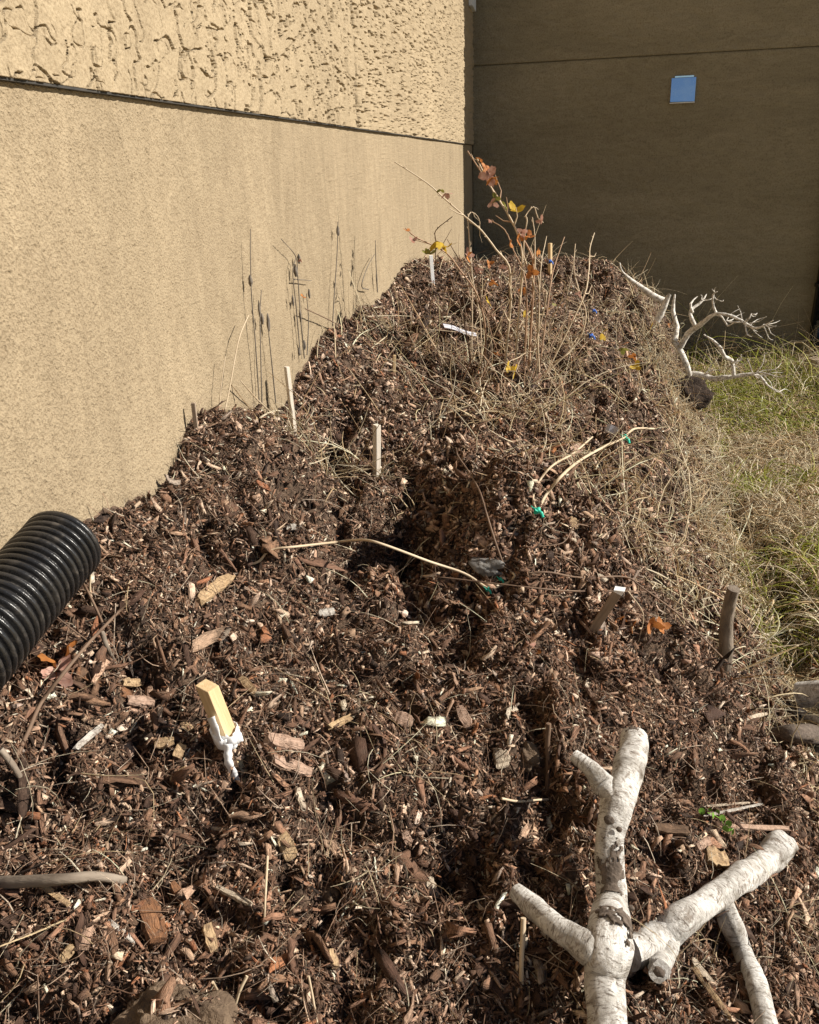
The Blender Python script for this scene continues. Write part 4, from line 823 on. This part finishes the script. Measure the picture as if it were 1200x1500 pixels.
w_ = weed([[(446,525),(440,460),(436,400),(433,375),(412,350)],[(440,520),(434,450),(429,400),(434,376)],[(450,520),(452,470),(449,430)],[(431,409),(457,411)]], [(433,396,18,6),(438,379,14,5),(429,440,16,4),(440,462,20,4),(453,430,14,4),(446,505,14,5),(438,515,12,4)], 'branching grey dried weed with many small seed heads and an orange leaf by the wall')
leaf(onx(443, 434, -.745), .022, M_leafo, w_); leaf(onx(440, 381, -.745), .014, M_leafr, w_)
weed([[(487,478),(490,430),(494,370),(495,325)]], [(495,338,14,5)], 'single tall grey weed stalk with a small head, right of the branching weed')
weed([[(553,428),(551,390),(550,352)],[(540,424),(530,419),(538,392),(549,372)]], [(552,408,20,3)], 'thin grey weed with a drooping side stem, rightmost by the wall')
wstraw([(330,600),(338,560),(345,520),(352,490),(364,462)], (2,1.8), 'straw_stalk', M_cane, 'tall pale straw stalk curving right against the tan wall', 'straw', (), 'pale straw stalks by the wall')
wstraw([(321,600),(324,565),(330,522)], (2,1.4), 'straw_stalk', M_cane, 'shorter straight straw stalk left of the tall curving one', 'straw', (), 'pale straw stalks by the wall')
wstraw([(418,630),(398,606),(372,580),(352,557)], (2.4,1.6), 'straw_stalk', M_cane, 'pale straw stalk leaning left, below the grey weeds', 'straw', (), 'pale straw stalks by the wall')
wstraw([(540,500),(520,490),(485,470),(447,452)], (2,1.5), 'straw_stalk', M_brown, 'brown stem leaning left across the wall edge to the orange leaf', 'straw')
# small green weed
gw = tag(empty('green_weed', L(1062, 1205)), 'small bright green weed sprouting beside the pale sticks, right front', 'weed')
M_gl = mat_noise('fresh_leaf', (.09, .20, .02), (.18, .34, .05), 60, .5, 100, .0005)
for i, (a, b_) in enumerate(((1028,1190),(1045,1196),(1058,1200),(1066,1207),(1072,1216),(1062,1215),(1040,1185),(1052,1188))):
    p = L(a, b_, .02); leaf(p, .013 if i < 6 else .009, M_gl, gw, lobes=1, tiltv=EYE-p+rng.normal(0, .5, 3))
m = MB(); m.tube(W_([(1064,1222,0),(1056,1200,.015),(1030,1188,.02)]), .0009, 6, 3); m.build('stem', M_gl, gw)

# ------------------------------------------------------------------ single wood pieces one can point at
def woodmat(nm, a, b_):
    m = mat_noise(nm, tuple(v*.8 for v in a), tuple(v*.9 for v in b_), 10, .85, 40, .003, 'tc', (22, 22, 2.5)); t = m.node_tree; b = t.nodes['Principled BSDF']; c = b.inputs['Base Color'].links[0].from_socket
    t.links.new(mixc(t, ramp(t, nz(t, coord(t), 110, 6, .7), [(.46, (0, 0, 0)), (.66, (.85, .85, .85))]), c, (.10, .062, .042)), b.inputs['Base Color']); return m
WM = {'t': woodmat('tan_wood', (.40, .26, .14), (.58, .42, .25)), 'p': woodmat('pale_wood', (.52, .42, .31), (.70, .60, .47)), 'r': woodmat('red_bark', (.16, .07, .035), (.32, .16, .08)), 'b': woodmat('brown_bark', (.09, .055, .035), (.21, .13, .08)), 'k': woodmat('pinkish_wood', (.38, .24, .17), (.54, .38, .29)), 'w': woodmat('white_wood', (.44, .40, .35), (.66, .62, .56))}
def piece(px, py, ln, wd, ang, c, label, name='wood_chip', cat='wood chip', lift=.006, th=.45, rag=.25):
    a = math.radians(ang); dx, dy = math.cos(a)*ln/2, math.sin(a)*ln/2; q0 = L(px-dx, py-dy, lift+.008); q1 = L(px+dx, py+dy, lift+.008)
    mid = L(px, py, lift); r_ = PXR(wd, mid); ks = 7; d = q1-q0; n_ = nrm(np.array([mid[0]]), np.array([mid[1]]))[0]; wv = np.cross(n_, d); wv /= np.linalg.norm(wv); n_ = np.cross(d, wv); n_ /= np.linalg.norm(n_); V = []; A = []
    Ln = np.linalg.norm(d)
    for i in range(ks+1):
        t_ = i/ks; c_ = q0+d*t_+n_*random.uniform(-.08, .08)*r_+wv*random.uniform(-.1, .1)*r_; e = 1-rag*(abs(2*t_-1)**4)*random.uniform(.6, 1.6)
        for k_, (sw, st) in enumerate(((-1, -1), (0, -1.1), (1, -1), (1.08, 0), (1, 1), (0, 1.15), (-1, 1), (-1.08, 0))):
            jit = random.uniform(.86, 1.1); off = d*random.uniform(-.05, .05)*(1 if i in (0, ks) else .2)
            V.append(c_+wv*sw*r_*e*jit+n_*st*r_*th*jit+off); A.append((sw*r_, st*r_*th, Ln*t_))
    F = [(q*8+i, q*8+(i+1) % 8, q*8+8+(i+1) % 8, q*8+8+i) for q in range(ks) for i in range(8)]+[tuple(range(7, -1, -1)), tuple(ks*8+i for i in range(8))]
    m = MB(); m.add(V, F, np.array(A)); return tag(m.build(name, WM[c], None, False), label, cat, 'single wood pieces in the mulch')
for a in [(315,862,58,17,-38,'t','flat pale tan wood chip right of the pipe end, slanting up'),
 (478,897,24,11,-8,'w','small whitish wood chip in the centre of the sunlit mulch'),(427,773,13,10,0,'w','tiny white square chip left of the hollow'),
 (416,1088,52,22,10,'k','flaky pinkish bark piece right of the white tape'),(427,1122,56,18,20,'k','pinkish bark piece just below another flaky one'),
 (363,1003,27,11,45,'t','small tan chip right of the yellow stake top'),(241,1088,28,14,-8,'t','blocky tan chip left of the white tape'),(263,1100,22,14,-60,'t','short tan block right beside another block left of the tape'),
 (274,1064,20,9,35,'t','yellow splinter block left of the yellow stake'),(305,1070,28,18,80,'r','red brown bark block touching the yellow stake'),
 (262,1136,28,14,-40,'t','orange tan chip below the tan blocks'),(345,1090+14,26,11,30,'k','rounded brown chip beside the white tape tail'),(344,1122,32,10,70,'b','dark brown bark strip beside the white tape tail'),
 (222,1350,62,30,72,'r','large ragged red bark piece in the front left'),(267,1318,56,13,58,'r','curved red bark strip right of the large ragged piece'),(157,1322,100,12,38,'b','long brown bark strip below the thick root'),
 (80,1310,50,9,35,'t','orange splinter below the thick root at left'),(356,1220,92,6,9,'p','long pale flat splinter below the white tape'),(342,1312,56,9,28,'p','pale splinter on brown dust in the front'),(179,1366,46,9,40,'w','whitish twig piece in the front left mulch'),
 (308,1375,40,15,75,'t','tan bark chip right of the red bark'),(99,1396,30,14,-45,'t','tan chip near the lower left corner'),(440,1170,32,12,72,'p','pale chip standing in the centre front'),(488,1404,28,13,72,'t','orange tan chip near the bottom centre'),
 (633,1300,32,13,68,'p','pale chip on the lit ridge of the front hollow'),(596,1227,20,12,65,'k','small pinkish block inside the front shadow'),(498,1058,34,10,-25,'t','thin tan chip in the centre of the heap'),(592,1054,26,18,20,'k','pinkish shredded chip in the centre'),
 (1048,1256,30,26,12,'t','cube like tan wood block above the grey birch log'),(1031,1235,24,11,-30,'k','brown chip left of the cube like block'),(1048,1448,110,11,52,'p','long pale split splinter below the grey birch log'),(1040,1450,96,8,54,'t','thin tan splinter beside the long pale one'),
 (722,800,55,13,26,'k','pinkish flat chip above the grey stone'),(765,818,34,14,58,'b','brown bark roll right of the grey stone'),(655,836,40,16,20,'r','red bark piece in the mound shade'),(680,1050,34,14,65,'k','pink brown bark chip right of centre'),
 (738,1025,44,14,62,'r','red brown bark strip right of centre'),(735,1110,26,22,80,'p','pale square chip left of the brown stone'),(840,660,26,14,-30,'k','flat chip behind the arching canes'),(840,766,16,15,20,'t','square tan chip on the right slope'),
 (130,1080,50,9,-42,'w','greyish white splinter left front'),(188,1100,20,20,60,'k','small pinkish flake left front'),(420,1240,40,20,70,'t','ragged tan chip under the centre'),(205,1025+3,38,16,5,'k','pinkish chip left of the yellow stake foot'),(193,1000,30,12,0,'t','tan chip in front of the pipe'),
 (150,1000,90,16,25,'r','red split bark strip in front of the orange leaves'),(1110,1212,90,7,2,'k','reddish flat splinter right of the green weed'),(1070,1178,70,4,-5,'p','thin pale stick above the green weed'),(1076,1186,80,4,-12,'w','thin whitish stick crossing above the green weed'),
 (905,1220-30,34,26,85,'b','dark brown block behind the tall white birch'),(985,1215,50,14,5,'b','brown chip between birch branch and green weed'),(1105,1050,40,5,-14,'p','pale stick on the right slope'),(870,1022,40,6,55,'k','thin chip above the tall birch tip')]:
    piece(*a)
